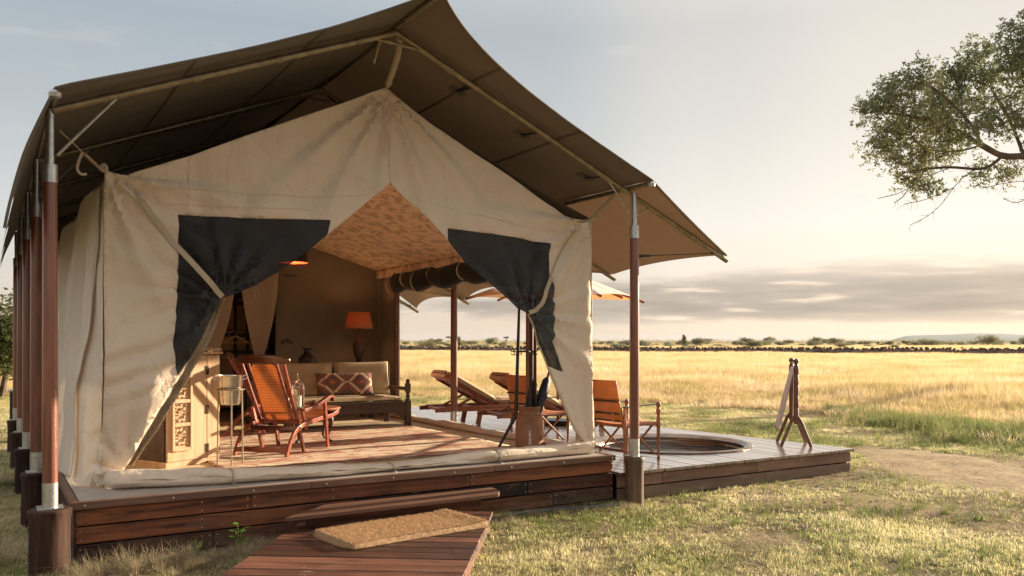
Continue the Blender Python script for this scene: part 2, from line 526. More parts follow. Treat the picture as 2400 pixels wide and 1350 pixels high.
# ================================================================== GROUND
def hground(x, y):
    d = math.hypot(x, y)
    lump = .020 * noise.noise(Vector((x * 2.3, y * 2.3, 7))) + .012 * noise.noise(Vector((x * 5.1, y * 5.1, 17)))
    h = -.045 + .025 * noise.noise(Vector((x * .35, y * .35, 2))) + .012 * noise.noise(Vector((x * 1.3, y * 1.3, 5)))
    h += lump * (1 if d < 24 else 0)
    if d > 30:
        k = min(1, (d - 30) / 200)
        h += k * .5 * noise.noise(Vector((x * .006, y * .006, 9)))
    return h
def ground_coord(t):                    # -1..1 -> metres, dense near the camp
    return math.copysign(26 * abs(t) * 1.0 + 9000 * abs(t) ** 9, t) 
NG = 460
gm = MB().grid(lambda u, v: (lambda x, y: (x + 6, y + 9, hground(x + 6, y + 9)))(ground_coord(u * 2 - 1), ground_coord(v * 2 - 1)), NG, NG)

def patch_masks(nt):
    """position based masks shared by the ground and the grass on it"""
    pos = N(nt, 'ShaderNodeNewGeometry').outputs['Position']
    return pos
m, nt, b = new_mat('savannah_ground')
pos = N(nt, 'ShaderNodeNewGeometry').outputs['Position']
def lin_xy(nt, pos, ax, ay, c):
    d = N(nt, 'ShaderNodeVectorMath', operation='DOT_PRODUCT')
    nt.links.new(pos, d.inputs[0]); d.inputs[1].default_value = (ax, ay, 0)
    return math_n(nt, 'ADD', d.outputs['Value'], c)
dep = lin_xy(nt, pos, FW.x, FW.y, 0)
big = noise_n(nt, pos, .35, 6, .6)
mid = noise_n(nt, pos, 2.2, 8, .65)
fin = noise_n(nt, pos, 26, 8, .7)
soil = ramp_n(nt, fin, [(.32, (.070, .045, .028)), (.5, (.17, .115, .072)), (.66, (.34, .25, .165))])
straw = ramp_n(nt, fin, [(.32, (.14, .10, .05)), (.52, (.30, .23, .11)), (.68, (.46, .37, .19))])
green = ramp_n(nt, fin, [(.32, (.035, .055, .014)), (.52, (.085, .12, .03)), (.68, (.17, .20, .06))])
gold = ramp_n(nt, noise_n(nt, pos, .12, 8, .7), [(.35, (.34, .24, .085)), (.5, (.44, .31, .12)), (.65, (.50, .37, .17))])
near = mix_n(nt, ramp_n(nt, mid, [(.42, (0,) * 3), (.58, (1,) * 3)]), soil, straw)
near = mix_n(nt, ramp_n(nt, math_n(nt, 'ADD', math_n(nt, 'MULTIPLY', big, .6), math_n(nt, 'MULTIPLY', mid, .4)), [(.47, (0,) * 3), (.60, (.75,) * 3)]), near, green)
far_f = ramp_n(nt, math_n(nt, 'MULTIPLY', dep, 1 / 60), [(.25, (0,) * 3), (.42, (1,) * 3)])
col = mix_n(nt, far_f, near, gold)
nt.links.new(col, b.inputs['Base Color'])
b.inputs['Roughness'].default_value = .95
b.inputs['Specular IOR Level'].default_value = .1
nb = bump_n(nt, mid, .5, .05)
nt.links.new(bump_n(nt, fin, .8, .02, nb), b.inputs['Normal'])
M['ground'] = m
go = gm.build('ground', M['ground'], None, smooth=True)
tag(go, kind='structure')
# bare brown patch beside the deck corner
pc = on_z(2215, 1092, -.03)
ux, uy = RT, FW
def patch_pt(u, v, z0=0):
    a = u * 2 * math.pi; r = v
    ra = 1 + .10 * math.sin(2 * a + .6) + .07 * math.sin(3 * a + 2) + .03 * math.sin(7 * a)
    p = pc + ux * (1.02 * math.cos(a) * r * ra) + uy * (2.05 * math.sin(a) * r * ra)
    return (p.x, p.y, hground(p.x, p.y) + .022 * (1 - v ** 6) + .002)
m, nt, b = new_mat('brown_gravelly_soil')
v = coords(nt, 'World')
f = noise_n(nt, v, 16, 9, .8)
f2 = noise_n(nt, v, 3, 5, .6)
col = ramp_n(nt, math_n(nt, 'ADD', math_n(nt, 'MULTIPLY', f, .7), math_n(nt, 'MULTIPLY', f2, .3)), [(.36, (.09, .055, .025)), (.5, (.25, .17, .08)), (.64, (.44, .32, .16))])
nt.links.new(col, b.inputs['Base Color']); b.inputs['Roughness'].default_value = .95
nt.links.new(bump_n(nt, f, 1, .02), b.inputs['Normal'])
M['soil'] = m
so = MB().grid(lambda u, v: patch_pt(u, v), 48, 10).build('bare_soil_patch', M['soil'], None, smooth=True)
tag(so, kind='structure')

# ================================================================== PLATFORM UNDER THE TENT
FZ = .44           # tent floor
PX0, PX1, PY0, PY1 = .54, 5.62, 7.07, 15.4
pl = thing('tent_platform', 'long dark red plank platform that carries the beige tent', 'platform', (PX0, PY0, 0))
def W(mb, *a, **k):
    return mb.build(*a, world=True, **k)
W(MB().box(((PX0 + PX1) / 2, (PY0 + PY1) / 2, FZ - .03), (PX1 - PX0 - .10, PY1 - PY0 - .10, .06)), 'floor', M['platform_top'], pl)
def board(name, a, b_, w, h, mat, parent, up=(0, 0, 1), bevel=.004, wob=True, n=6, label=None):
    """plank whose mesh origin is at its own middle so that the grain follows the piece"""
    a, b_ = Vector(a), Vector(b_)
    c = (a + b_) / 2; d = b_ - a; L = d.length
    mb = MB(); mb.bar((-L / 2, 0, 0), (L / 2, 0, 0), w, h)
    o = mb.build(name, mat, parent, bevel=bevel)
    x = d.normalized(); u = Vector(up); y = u.cross(x).normalized(); z = x.cross(y)
    Mx = Matrix((x, y, z)).transposed().to_4x4()
    PL = Vector((0, 0, 0)); q = parent
    Mx.translation = c
    inv = parent.matrix_basis.copy()
    if parent.parent is not None: inv = parent.parent.matrix_basis @ inv
    Mp = Matrix.Translation(parent.location) @ Matrix.Rotation(parent.rotation_euler.z, 4, 'Z')
    o.matrix_basis = Mp.inverted() @ Mx
    if label: o['label'] = label
    return o
# edge trim boards
tx = [PX0 - .01, 2.35, 4.15, PX1 + .01]
for i in range(3):
    board('edge_trim', (tx[i] + .001, PY0 + .02, FZ - .022), (tx[i + 1] - .002, PY0 + .02, FZ - .022), .055, .056, M['trim'], pl)
for i in range(4):
    board('edge_trim', (PX0 + .015, PY0 + .05 + i * 2.07, FZ - .023), (PX0 + .015, PY0 + .048 + (i + 1) * 2.07, FZ - .023), .05, .056, M['trim'], pl)
# front boards, three courses with staggered joints
rows = [(.323, .126, [PX0 + .02, 1.85, 3.9, PX1]), (.190, .130, [PX0 + .02, 2.75, 4.55, PX1]), (.052, .136, [PX0 + .02, 1.55, 3.25, 4.85, PX1]), (-.07, .10, [PX0 + .02, 2.2, 4.1, PX1])]
for z, h, xs in rows:
    for i in range(len(xs) - 1):
        dy = random.uniform(-.006, .006)
        board('plank', (xs[i] + .002, PY0 + .045 + dy, z), (xs[i + 1] - .002, PY0 + .045 + dy, z), .034, h - .006, M['fascia'], pl, bevel=.006)
for z, h, xs in rows:
    ys = [PY0 + .07, PY0 + 2.4, PY0 + 4.9, PY1]
    for i in range(3):
        board('plank', (PX0 + .03, ys[i] + .002, z), (PX0 + .03, ys[i + 1] - .002, z), .034, h - .006, M['fascia'], pl, bevel=.006)
        board('plank', (PX1 - .01, ys[i] + .002, z), (PX1 - .01, ys[i + 1] - .002, z), .034, h - .006, M['fascia'], pl, bevel=.006)
board('edge_trim', (PX1 - .008, PY0 + .05, FZ - .023), (PX1 - .008, PY1, FZ - .023), .05, .056, M['trim'], pl)
sc = MB()
for x in np.arange(PX0 + .08, PX1, .62):
    sc.lathe([(.008, 0), (.007, .004), (.001, .006)], (0, 0, 0), 6)
    k = 18; pts = sc.v[-k:]
    sc.v[-k:] = [(x + p[0] + random.uniform(0, .0), PY0 - .0075 - p[2], FZ - .022 + p[1]) for p in pts]
for z, h, xs in rows[:3]:
    for x in [q + s for q in xs for s in (-.03, .03)] + [xs[0] + .9, xs[1] + .7]:
        if PX0 + .03 < x < PX1:
            for dz in (-.035, .035):
                sc.lathe([(.006, 0), (.005, .003), (.001, .005)], (0, 0, 0), 6)
                pts = sc.v[-18:]
                sc.v[-18:] = [(x + p[0], PY0 + .021 - p[2], z + dz + p[1]) for p in pts]
W(sc, 'screw_heads', M['steel'], pl, kind='stuff')

# hose along the platform foot
hp = [on_z(px, py, -.02) for px, py in ((1130, 1222), (1220, 1203), (1330, 1192), (1448, 1184))]
o = MB().tube(spline(hp, 8), .014, 8).build('garden_hose', M['pipe'], None, smooth=True)
tag(o, 'thin blue grey hose lying along the foot of the dark plank platform', 'hose')

# ================================================================== DECK WITH PLUNGE POOL
DZ = .26
dk = thing('pool_deck', 'glossy wet looking timber deck with round plunge pool set into it', 'deck', (5.65, 7.03, 0))
POOL = Vector((7.84, 8.70)); PR = 1.02
def deck_right(y):       # right hand edge of the deck
    pts = [(6.9, 9.5), (10.9, 9.19), (16.1, 7.9), (17.2, 7.5)]
    for (a, xa), (b2, xb) in zip(pts, pts[1:]):
        if y <= b2: return xa + (xb - xa) * (y - a) / (b2 - a)
    return pts[-1][1]
def deck_yend(x):
    lo, hi = 7.1, 16.4
    if x < deck_right(16.4): return 16.4
    for _ in range(40):
        md = (lo + hi) / 2
        if deck_right(md) > x: lo = md
        else: hi = md
    return lo
pw = (9.5 - 5.66) / 25
def deck_plank(x0, x1, ya0, ya1, yb0, yb1):
    """plank from y=ya (at x0, x1) to yb"""
    c = Vector(((x0 + x1) / 2, (ya0 + yb0) / 2, DZ - .017))
    g = .004; z0, z1 = -.017, .017 + random.uniform(-.0015, .0015)
    poly = [(x0 + g - c.x, ya0 - c.y), (x1 - g - c.x, ya1 - c.y), (x1 - g - c.x, yb1 - c.y), (x0 + g - c.x, yb0 - c.y)]
    o = MB().prism(poly, z0, z1).build('plank', M['deck'], dk, bevel=.004)
    o.location = c - dk.location
for i in range(25):
    x0, x1 = 5.66 + i * pw, 5.66 + (i + 1) * pw
    y1a, y1b = deck_yend(x0 + .001), deck_yend(x1 - .001)
    y0 = 7.03 + random.uniform(-.006, .006)
    def half(x):
        dx = abs(x - POOL.x); return math.sqrt(max(0, PR * PR - dx * dx))
    if abs((x0 + x1) / 2 - POOL.x) < PR + pw * .4 and (half(x0) > 0 or half(x1) > 0):
        deck_plank(x0, x1, y0, y0, POOL.y - half(x0), POOL.y - half(x1))
        if max(y1a, y1b) > POOL.y + max(half(x0), half(x1)) + .1:
            deck_plank(x0, x1, POOL.y + half(x0), POOL.y + half(x1), y1a, y1b)
    elif y1a > 11 and y1b > 9:
        ys = 10.2 + random.choice((-.9, 0, .9))
        if min(y1a, y1b) > ys + .5:
            deck_plank(x0, x1, y0, y0, ys - .002, ys - .002); deck_plank(x0, x1, ys + .002, ys + .002, y1a, y1b)
        else: deck_plank(x0, x1, y0, y0, y1a, y1b)
    else: deck_plank(x0, x1, y0, y0, y1a, y1b)
for z, xs in ((.155, [5.66, 6.28, 7.75, 9.47]), (.02, [5.66, 7.9, 9.46])):
    for i in range(len(xs) - 1):
        board('fascia_board', (xs[i] + .003, 7.085, z), (xs[i + 1] - .003, 7.085, z), .035, .122, M['fascia_grey'], dk, bevel=.006)
rb = [(9.47, 7.13), (9.16, 10.9), (7.87, 16.1)]
for z in (.155, .02):
    for (xa, ya), (xb, yb) in zip(rb, rb[1:]):
        board('fascia_board', (xa, ya, z), (xb, yb, z), .035, .122, M['fascia_grey'], dk, bevel=.006)
jo = MB()
for y in np.arange(7.5, 16, .9):
    xr = deck_right(y) - .08
    segs = [(5.7, xr)]
    if abs(y - POOL.y) < 1.1: segs = [(5.7, POOL.x - 1.1), (POOL.x + 1.1, xr)]
    for a, c in segs:
        if c > a: jo.box(((a + c) / 2, y, DZ - .095), (c - a, .05, .10))
W(jo, 'joists', M['blackwood'], dk, kind='stuff')
for i, (x, y) in enumerate(((5.8, 7.14), (7.7, 7.14), (9.4, 7.16), (9.33, 8.9), (9.1, 10.8), (8.5, 13.5))):
    W(MB().box((x - .02, y + .02, .03), (.09, .09, .35)), 'support_post', M['blackwood'], dk)

# plunge pool: copper-brown stepped tub let into the deck, water inside
pool = thing('plunge_pool', 'round copper brown plunge pool tub sunk flush into the deck', 'pool', (POOL.x, POOL.y, DZ))
MB().lathe([(1.085, .002), (1.09, .012), (1.08, .022), (1.05, .024), (1.03, .016), (1.012, .0), (1.0, -.012), (.985, -.02), (.985, -.035), (1.0, -.045), (1.0, -.06), (.98, -.068), (.975, -.082), (.99, -.09), (.99, -.105), (.96, -.115), (.955, -.14), (.88, -.15)], seg=96, cap=False).build('rim', M['copper'], pool, smooth=True)
MB().lathe([(.88, -.15), (.87, -.30)], seg=96, cap=True).build('basin', M['copper'], pool, smooth=True)
m, nt, b = new_mat('pool_water')
b.inputs['Base Color'].default_value = (.03, .045, .05, 1)
b.inputs['Roughness'].default_value = .04
b.inputs['IOR'].default_value = 1.33
b.inputs['Specular IOR Level'].default_value = .6
v = coords(nt, 'World', 0)
nt.links.new(bump_n(nt, noise_n(nt, v, 3, 3), .12, .02), b.inputs['Normal'])
M['water'] = m
MB().lathe([(.001, -.112), (.965, -.112)], seg=64, cap=False).build('water', M['water'], pool, smooth=True)

# ================================================================== STEP, BOARDWALK, DOORMAT
st = thing('wooden_step', 'dark plank step with slanting left end below the tent entrance', 'step', (2.0, 6.72, 0))
def poly_board(name, poly, z0, z1, mat, parent, ang=0):
    cx = sum(p[0] for p in poly) / len(poly); cy = sum(p[1] for p in poly) / len(poly)
    o = MB().prism([(x - cx, y - cy) for x, y in poly], z0, z1).build(name, mat, parent, bevel=.005)
    o.location = (cx - parent.location.x, cy - parent.location.y, 0)
    return o
poly_board('plank', [(2.0, 6.66), (3.98, 6.70), (4.04, 6.785), (2.13, 6.775)], .215, .25, M['trim'], st)
poly_board('plank', [(2.14, 6.782), (4.045, 6.79), (4.09, 6.90), (2.30, 6.895)], .217, .251, M['trim'], st)
poly_board('plank', [(2.31, 6.902), (4.09, 6.905), (4.10, 7.03), (2.44, 7.03)], .216, .25, M['trim'], st)
board('riser', (2.22, 6.82, .155), (3.86, 6.82, .155), .03, .115, M['fascia'], st)
board('riser', (2.22, 6.825, .04), (3.86, 6.825, .04), .03, .10, M['fascia'], st)
board('support_block', (3.84, 6.86, .08), (3.84, 7.06, .08), .06, .24, M['trim'], st)
board('support_block', (2.30, 6.86, .08), (2.30, 7.06, .08), .06, .24, M['trim'], st)

BWZ = .12
ang = -YAW - math.atan((1345 - 1200) / 2000)
o0 = at(1155, 1200, 7.55); 
a_ = at(1130, 0, 7.30)
bd = Vector((math.sin(-ang), math.cos(-ang), 0)); br = Vector((bd.y, -bd.x, 0))
# right end of the planks runs through the photographed edge
pr = on_z(1085, 1350, BWZ); pw_w = 1.58
bwk = thing('boardwalk', 'red brown plank boardwalk leading up to the tent step', 'boardwalk', (pr.x, pr.y, 0), ang)
# local: x right, y away
nb_ = 22
for i in range(nb_):
    y = -1.35 + i * .168
    lx0 = -pw_w + random.uniform(-.004, .004) + (.12 if i >= 19 else 0)
    lx1 = random.uniform(-.003, .003)
    if i == nb_ - 1: continue
    w = .156
    o = MB().bar((-(lx1 - lx0) / 2, 0, 0), ((lx1 - lx0) / 2, 0, 0), w, .036).build('plank', M['walk'], bwk, bevel=.006)
    o.location = ((lx0 + lx1) / 2, y, BWZ - .018 + random.uniform(-.002, .002))
    o.rotation_euler = (random.uniform(-.006, .006), 0, random.uniform(-.006, .006))
for x in (-.06, -.8, -pw_w + .1):
    MB().box((x, .35, .02), (.06, 3.4, .13)).build('bearer', M['fascia'], bwk)

# doormat of coir
pm = [on_z(px, py, .185) for px, py in ((741, 1228), (872, 1262), (1140, 1218), (1052, 1181))]
mc = sum(pm, Vector()) / 4
ex = ((pm[2] - pm[1]) + (pm[3] - pm[0])).normalized(); ey = Vector((-ex.y, ex.x, 0))
mw, mh = 1.32, .66
mat_a = math.atan2(ex.y, ex.x)
dm = thing('doormat', 'thick ginger coir doormat lying askew on the boardwalk', 'doormat', (mc.x - .07, mc.y - .05, BWZ), mat_a)
def mat_h(u, v):
    e = min(u, 1 - u, (v) * .55, (1 - v) * .55)
    rr = sstep(0, .03, e)
    return .008 + .034 * rr + .005 * fbm(u * 30, v * 16, 0, 2) + .012 * math.exp(-((u - .97) / .08) ** 2)
def mat_fn(u, v):
    # rounded corners
    x, y = (u - .5) * 2, (v - .5) * 2
    q = (abs(x) ** 11 + abs(y) ** 5) ** (1 / 11)
    s = 1 / max(1, q) 
    return Vector((x * s * mw / 2, y * s * mh / 2 + .01 * math.sin(u * 5), mat_h(u, v)))
mb = MB().grid(mat_fn, 90, 46)
mb.grid(lambda u, v: mat_fn(1 - u, v) * Vector((1, 1, 0)) + Vector((0, 0, .004)) if False else Vector((mat_fn(1 - u, v).x, mat_fn(1 - u, v).y, .004)), 20, 12)
# skirt
def skirt(u, v):
    per = u * 4; k = int(per) % 4; t = per - int(per)
    uv = [(t, 0), (1, t), (1 - t, 1), (0, 1 - t)][k]
    p = mat_fn(*uv); return Vector((p.x, p.y, p.z * v + .004 * (1 - v)))
mb.grid(skirt, 160, 2)
M['coir'] = plain('ginger_coir', (.50, .31, .16), (.33, .19, .09), 45, .95, bump=1, bscale=220, bdist=.012)
mb.build('pad', M['coir'], dm, smooth=True)
M['coir_fibre'] = plain('coir_fibre', (.66, .44, .24), (.44, .27, .135), 60, .9, bump=0, transl=.15)
fb = MB()
for i in range(30000):
    u, v = random.random(), random.random()
    if random.random() < .22:
        k = random.randrange(4); e = random.random() * .02
        if k == 0: u = e * .6
        elif k == 1: u = 1 - e * .6
        elif k == 2: v = e
        else: v = 1 - e
    p = mat_fn(u, v)
    out = Vector(((u - .5) * 2, (v - .5) * 2, 0))
    edge = 1 if (u < .03 or u > .97 or v < .04 or v > .96) else 0
    d = Vector((random.gauss(0, .5), random.gauss(0, .5), 1)) + out * edge * 1.4
    d.z *= (1 - .6 * edge)
    d = d.normalized() * random.uniform(.008, .024)
    s = Vector((random.gauss(0, 1), random.gauss(0, 1), 0)).normalized() * .0018
    b0 = p - Vector((0, 0, random.uniform(.0, .03) * edge)) - d * .2
    fb.add([b0 - s, b0 + s, b0 + d], [(0, 1, 2)])
fb.build('fibres', M['coir_fibre'], dm, kind='stuff')

# ================================================================== ROOF CANOPY
RX = 3.08; RZ = 4.44
XL, XR = .40, 5.72
RAFT = [6.95, 8.97, 11.0, 13.03, 15.06]
def roof_z(x):
    if x < RX: return RZ - .397 * (RX - x)
    return RZ - .445 * (x - RX)
def y_front(x):
    if x <= XL: return 6.62
    if x <= XR:
        return 6.60 - .57 * math.exp(-abs(x - RX) / .62) + .05 * math.sin(math.pi * (x - XL) / (XR - XL))
    return 6.60 + (x - XR) / (7.10 - XR) * .33
def scal(y):
    for a, c in zip(RAFT, RAFT[1:]):
        if a <= y <= c: return math.sin(math.pi * (y - a) / (c - a)) ** .75
    return 0
cano = thing('roof_canopy', 'large brown flysheet roof with pipe rafters stretched over the tent', 'canopy', (RX, 6.95, 0))
def roof_pt(x, y):
    z = roof_z(x)
    # slight sag between rafters and towards the front edge
    sg = scal(y)
    z -= .035 * sg * math.sin(math.pi * min(1, max(0, (x - XL) / (XR - XL))))
    z += .006 * fbm(x * 2, y * 2, 1)
    f = (6.95 - y)
    if f > 0: z -= .10 * f * abs(math.sin(math.pi * (x - XL) / (XR - XL) * 2)) * .6
    return z
nx = 84
def main_fn(u, v):
    x = XL + (XR - XL) * u
    yf = y_front(x); y = yf + (15.3 - yf) * v
    return Vector((x, y, roof_pt(x, y)))
W(MB().grid(main_fn, nx, 130), 'flysheet', M['fly'], cano, smooth=True)
def wslope(y): return .475 + .030 * (y - 6.95)
def right_fn(u, v):
    xe = 7.10
    y0 = 6.60 + u * .33
    y = y0 + (15.06 - y0) * v
    ee = xe - (.05 if y < RAFT[1] else .15) * scal(y)
    x = XR + (ee - XR) * u
    z = roof_z(XR) - wslope(y) * (x - XR) - .02 * math.sin(math.pi * u) + .02 * scal(y) * u
    return Vector((x, y, z))
W(MB().grid(right_fn, 24, 130), 'side_wing', M['fly_wing'], cano, smooth=True)
def left_fn(u, v):
    y = 6.62 + (15.1 - 6.62) * v
    L = 1 - .40 * scal(max(y, 6.75))
    t = u * L
    x = XL - .30 * t - .04 * math.sin(math.pi * t)
    z = roof_z(XL) - .98 * t
    z += .012 * fbm(t * 3, y * 3)
    return Vector((x, y, z))
W(MB().grid(left_fn, 20, 150), 'side_wing', M['fly'], cano, smooth=True)
W(MB().grid(lambda u, v: Vector((XL + (XR - XL) * u, 15.28, .35 + (roof_z(XL + (XR - XL) * u) - .33) * v)), 30, 20), 'rear_gable', M['fly'], cano, smooth=True)
for fx in (.30, .66):
    for sg in (-1, 1):
        xs_ = RX + sg * fx * 2.66
        pp = [(xs_, y_, roof_pt(xs_, y_) - .006) for y_ in np.linspace(y_front(xs_) + .01, 15.0, 60)]
        W(MB().strip(pp, .020, .002, (.395 * sg, 0, 1)), 'sheet_seam', M['fly_seam'], cano)
# rolled hem cord along the front edge
hem = []
for i in range(60):
    x = XL + (XR - XL) * i / 59; y = y_front(x); hem.append((x, y, roof_pt(x, y)))
W(MB().tube(hem, .012, 8), 'edge_cord', M['fly'], cano, smooth=True)
hem = [right_fn(i / 12, 0) for i in range(13)]
W(MB().tube(hem, .014, 8), 'edge_cord', M['fly'], cano, smooth=True)
hem = [left_fn(i / 12, 0) for i in range(13)]
W(MB().tube(hem, .010, 8), 'edge_cord', M['fly'], cano, smooth=True)
# pipe frame
PD = .075
for k, y in enumerate(RAFT):
    for sx, xe in ((0, XL), (1, 7.13)):
        a = Vector((RX, y, RZ - PD)); e = Vector((xe, y, roof_z(min(xe, XR)) - PD - (wslope(y) * (xe - XR) if xe > XR else 0) + (.03 if xe > XR else 0)))
        pts = [a, a.lerp(e, .5), e]
        o = W(MB().tube([a, e], .028, 12), 'rafter', M['bronze_pipe'], cano, smooth=True)
        for t in ((.12, .38, .62, .86) if k == 0 else (.5,)):
            p = a.lerp(e, t); q = a.lerp(e, t + .022); W(MB().tube([p, q], .034, 12), 'pipe_clamp', M['bronze_pipe'], cano, smooth=True)
for x, dz in ((RX, 0), (XL, 0), (XR, 0)):
    z = roof_z(x) - .032
    W(MB().tube([(x, y_front(x) + .02, z), (x, 15.1, z)], .026, 12), 'purlin', M['bronze_pipe'], cano, smooth=True)
    W(MB().lathe([(.001, -.03), (.04, -.028), (.045, 0), (.03, .02), (.001, .022)], (0, 0, 0), 16), 'end_cap', M['steel'], cano, smooth=True).location += Vector((x, y_front(x) + .02, z))
# small straps that hold the sheet, behind the front rafter
for t, sgn in ((.28, -1), (.58, -1), (.86, -1), (.30, 1), (.58, 1), (.88, 1)):
    x = RX + sgn * t * 2.65
    z = roof_z(x) - PD
    g = W(MB().bar((x, 6.97, z + .005), (x, 7.30, z + .045), .035, .012), 'sheet_strap', M['black'], cano)
    W(MB().box((x, 7.32, z + .058), (.16, .12, .006), Matrix.Rotation(math.atan(.397 if sgn < 0 else -.445) * -1 if False else (math.atan(-.445) * -1 * sgn), 3, 'Y')), 'patch', M['fly'], cano)
# ridge bracket
ap = Vector((RX, 6.95, RZ - PD))
br_ = MB()
br_.tube([ap + Vector((-.20, 0, -.09)), ap + Vector((.22, -.01, -.115))], .015, 8)
br_.tube([ap + Vector((-.15, 0, -.07)), ap + Vector((-.15, .16, -.25))], .013, 8)
W(br_, 'ridge_bracket', M['bronze_pipe'], cano, smooth=True)
br2 = MB()
ap2 = Vector((RX, RAFT[1], RZ - PD))
br2.tube([ap2 + Vector((-.22, 0, -.1)), ap2 + Vector((.25, 0, -.12))], .013, 8)
br2.tube([ap2 + Vector((-.0, 0, -.02)), ap2 + Vector((.20, 0, -.16))], .013, 8)
W(br2, 'ridge_bracket', M['bronze_pipe'], cano, smooth=True)
# canvas sleeved hanger that carries the tent peak
hs = [on_y(px, py, 7.0 + k * .13) for k, (px, py) in enumerate(((937, 82), (934, 120), (926, 150), (914, 185), (907, 203)))]
W(MB().tube(spline(hs, 5), [.030] * 15 + [.028, .03, .036, .030, .024, .02], 10), 'peak_sleeve', M['lite'], cano, smooth=True)
# guy wires with turnbuckles under the right wing
for k, y in enumerate(RAFT):
    a = Vector((XR + .03, y, 2.53)); e = Vector((6.92, y, roof_z(XR) - wslope(y) * (6.92 - XR) - .07))
    g = MB().tube([a, e], .005, 6); W(g, 'guy_wire', M['iron'], cano)
    t0, t1 = a.lerp(e, .03), a.lerp(e, .22)
    W(MB().tube([t0, t0.lerp(t1, .3), t1], [.012, .018, .010], 8), 'turnbuckle', M['iron'], cano, smooth=True)
    W(MB().tube([e - Vector((.03, 0, 0)), e + Vector((.05, 0, 0))], .014, 8), 'wire_clip', M['iron'], cano, smooth=True)
# knee braces, left and right front, and one further back
def brace(a, b2, r=.012): W(MB().tube([a, b2], r, 8), 'knee_brace', M['steel'], cano, smooth=True)
for k, y in enumerate(RAFT[:3]):
    zl = 2.98
    brace((XL + .03, y, zl), (XL + .42, y, roof_z(XL + .42) - PD - .02))
    brace((XR + .0, y, 2.98), (XR - .30, y, roof_z(XR - .30) - PD - .01), .010)
    brace((XR + .03, y, 2.93), (XR + .27, y, roof_z(XR) - .475 * .27 - PD - .01), .008)

# ================================================================== POSTS
def make_post(label, x, y, base_r=.125, stump='stump'):
    p = thing('canopy_post', label, 'post', (x, y, 0), 0, 'posts along the edges of the canopy')
    zt = 2.80 if x < 3 else 2.735
    mb = MB().tube([(0, 0, .56), (0, 0, 1.2), (0, 0, 2.0), (0, 0, zt)], [.050, .0515, .049, .046], 20)
    mb.build('shaft', M['post'], p, smooth=True)
    MB().tube([(0, 0, .44), (0, 0, .625)], .046, 20).build('foot_sleeve', M['steel'], p, smooth=True).scale = (1.13, 1.13, 1)
    MB().tube([(0, 0, zt - .02), (0, 0, zt + .11)], .0505, 20).build('top_sleeve', M['steel'], p, smooth=True)
    MB().tube([(0, 0, zt + .10), (0, 0, roof_z(x) - .06)], .030, 14).build('top_pipe', M['steel'], p, smooth=True)
    MB().box((0, 0, .445), (.17, .17, .008)).build('base_plate', M['steel'], p)
    sm_ = MB().lathe([(base_r * 1.02, -.2), (base_r * 1.01, -.05), (base_r, .05), (base_r * .99, .15), (base_r * .98, .25), (base_r * .985, .36), (base_r * 1.05, .40), (base_r * 1.06, .425), (base_r * .97, .438), (.001, .441)], (0, 0, 0), 40)
    sm_.v = [(vx * (1 + .05 * noise.noise(Vector((vx * 9 + x * 3, vy * 9 + y, vz * 1.2))) + .02 * noise.noise(Vector((vx * 40, vy * 40 + y, vz * 3)))), vy * (1 + .05 * noise.noise(Vector((vx * 9 + x * 3, vy * 9 + y, vz * 1.2))) + .02 * noise.noise(Vector((vx * 40, vy * 40 + y, vz * 3)))), vz) for vx, vy, vz in sm_.v]
    sm_.build('stump', M[stump], p, smooth=True)
    return p
make_post('red brown post on a dark stump, nearest post at the left front corner', .387, 6.97, .135)
names_l = ['red brown post close behind the left front corner post', 'third post from the front along the left side of the tent', 'fourth post from the front along the left side', 'rearmost red brown post along the left side beyond the green box']
for y, nm in zip(RAFT[1:], names_l): make_post(nm, .387, y, .125)
make_post('reddish post on a rough stump at the right front corner beside the leather chair', 5.76, 6.92, .098, 'stump2')
for y, nm in zip(RAFT[1:], ['wooden post behind the terracotta crock and coat stand', 'post on the deck in front of the farther sun lounger', 'post behind the tent wall near the rear deck', 'rearmost right post at the back corner of the tent']):
    make_post(nm, 5.78, y, .10)

# ================================================================== TENT
tent = thing('safari_tent', 'beige canvas safari tent with tied back door flaps and charcoal gauze windows', 'tent', (3.15, 7.5, FZ))
def fr(pts): return [on_front(*p) for p in pts]
def front_y(x): return 7.788 - .085 * x
peak, cl_pt, cr_pt = on_front(905, 205), on_front(240, 402), on_front(1380, 517)
tieL, tieR = on_front(520, 697), on_front(1240, 735)
bl, brr = on_front(300, 1095), on_front(1388, 1060)
apx = on_front(915, 428)
def fan(x, z, c, n, amp, r0, R_, ph=0, wob=.5):
    dx, dz = x - c.x, z - c.z
    r = math.hypot(dx, dz) + 1e-6
    th = math.atan2(dz, dx)
    th += wob * .12 * noise.noise(Vector((x * 1.5, z * 1.5, ph)))
    s = math.sin(n * th + ph) + .5 * math.sin(n * 1.93 * th + ph * 2.3)
    return amp * s * sstep(0, r0, r) * math.exp(-(r / R_) ** 1.5)
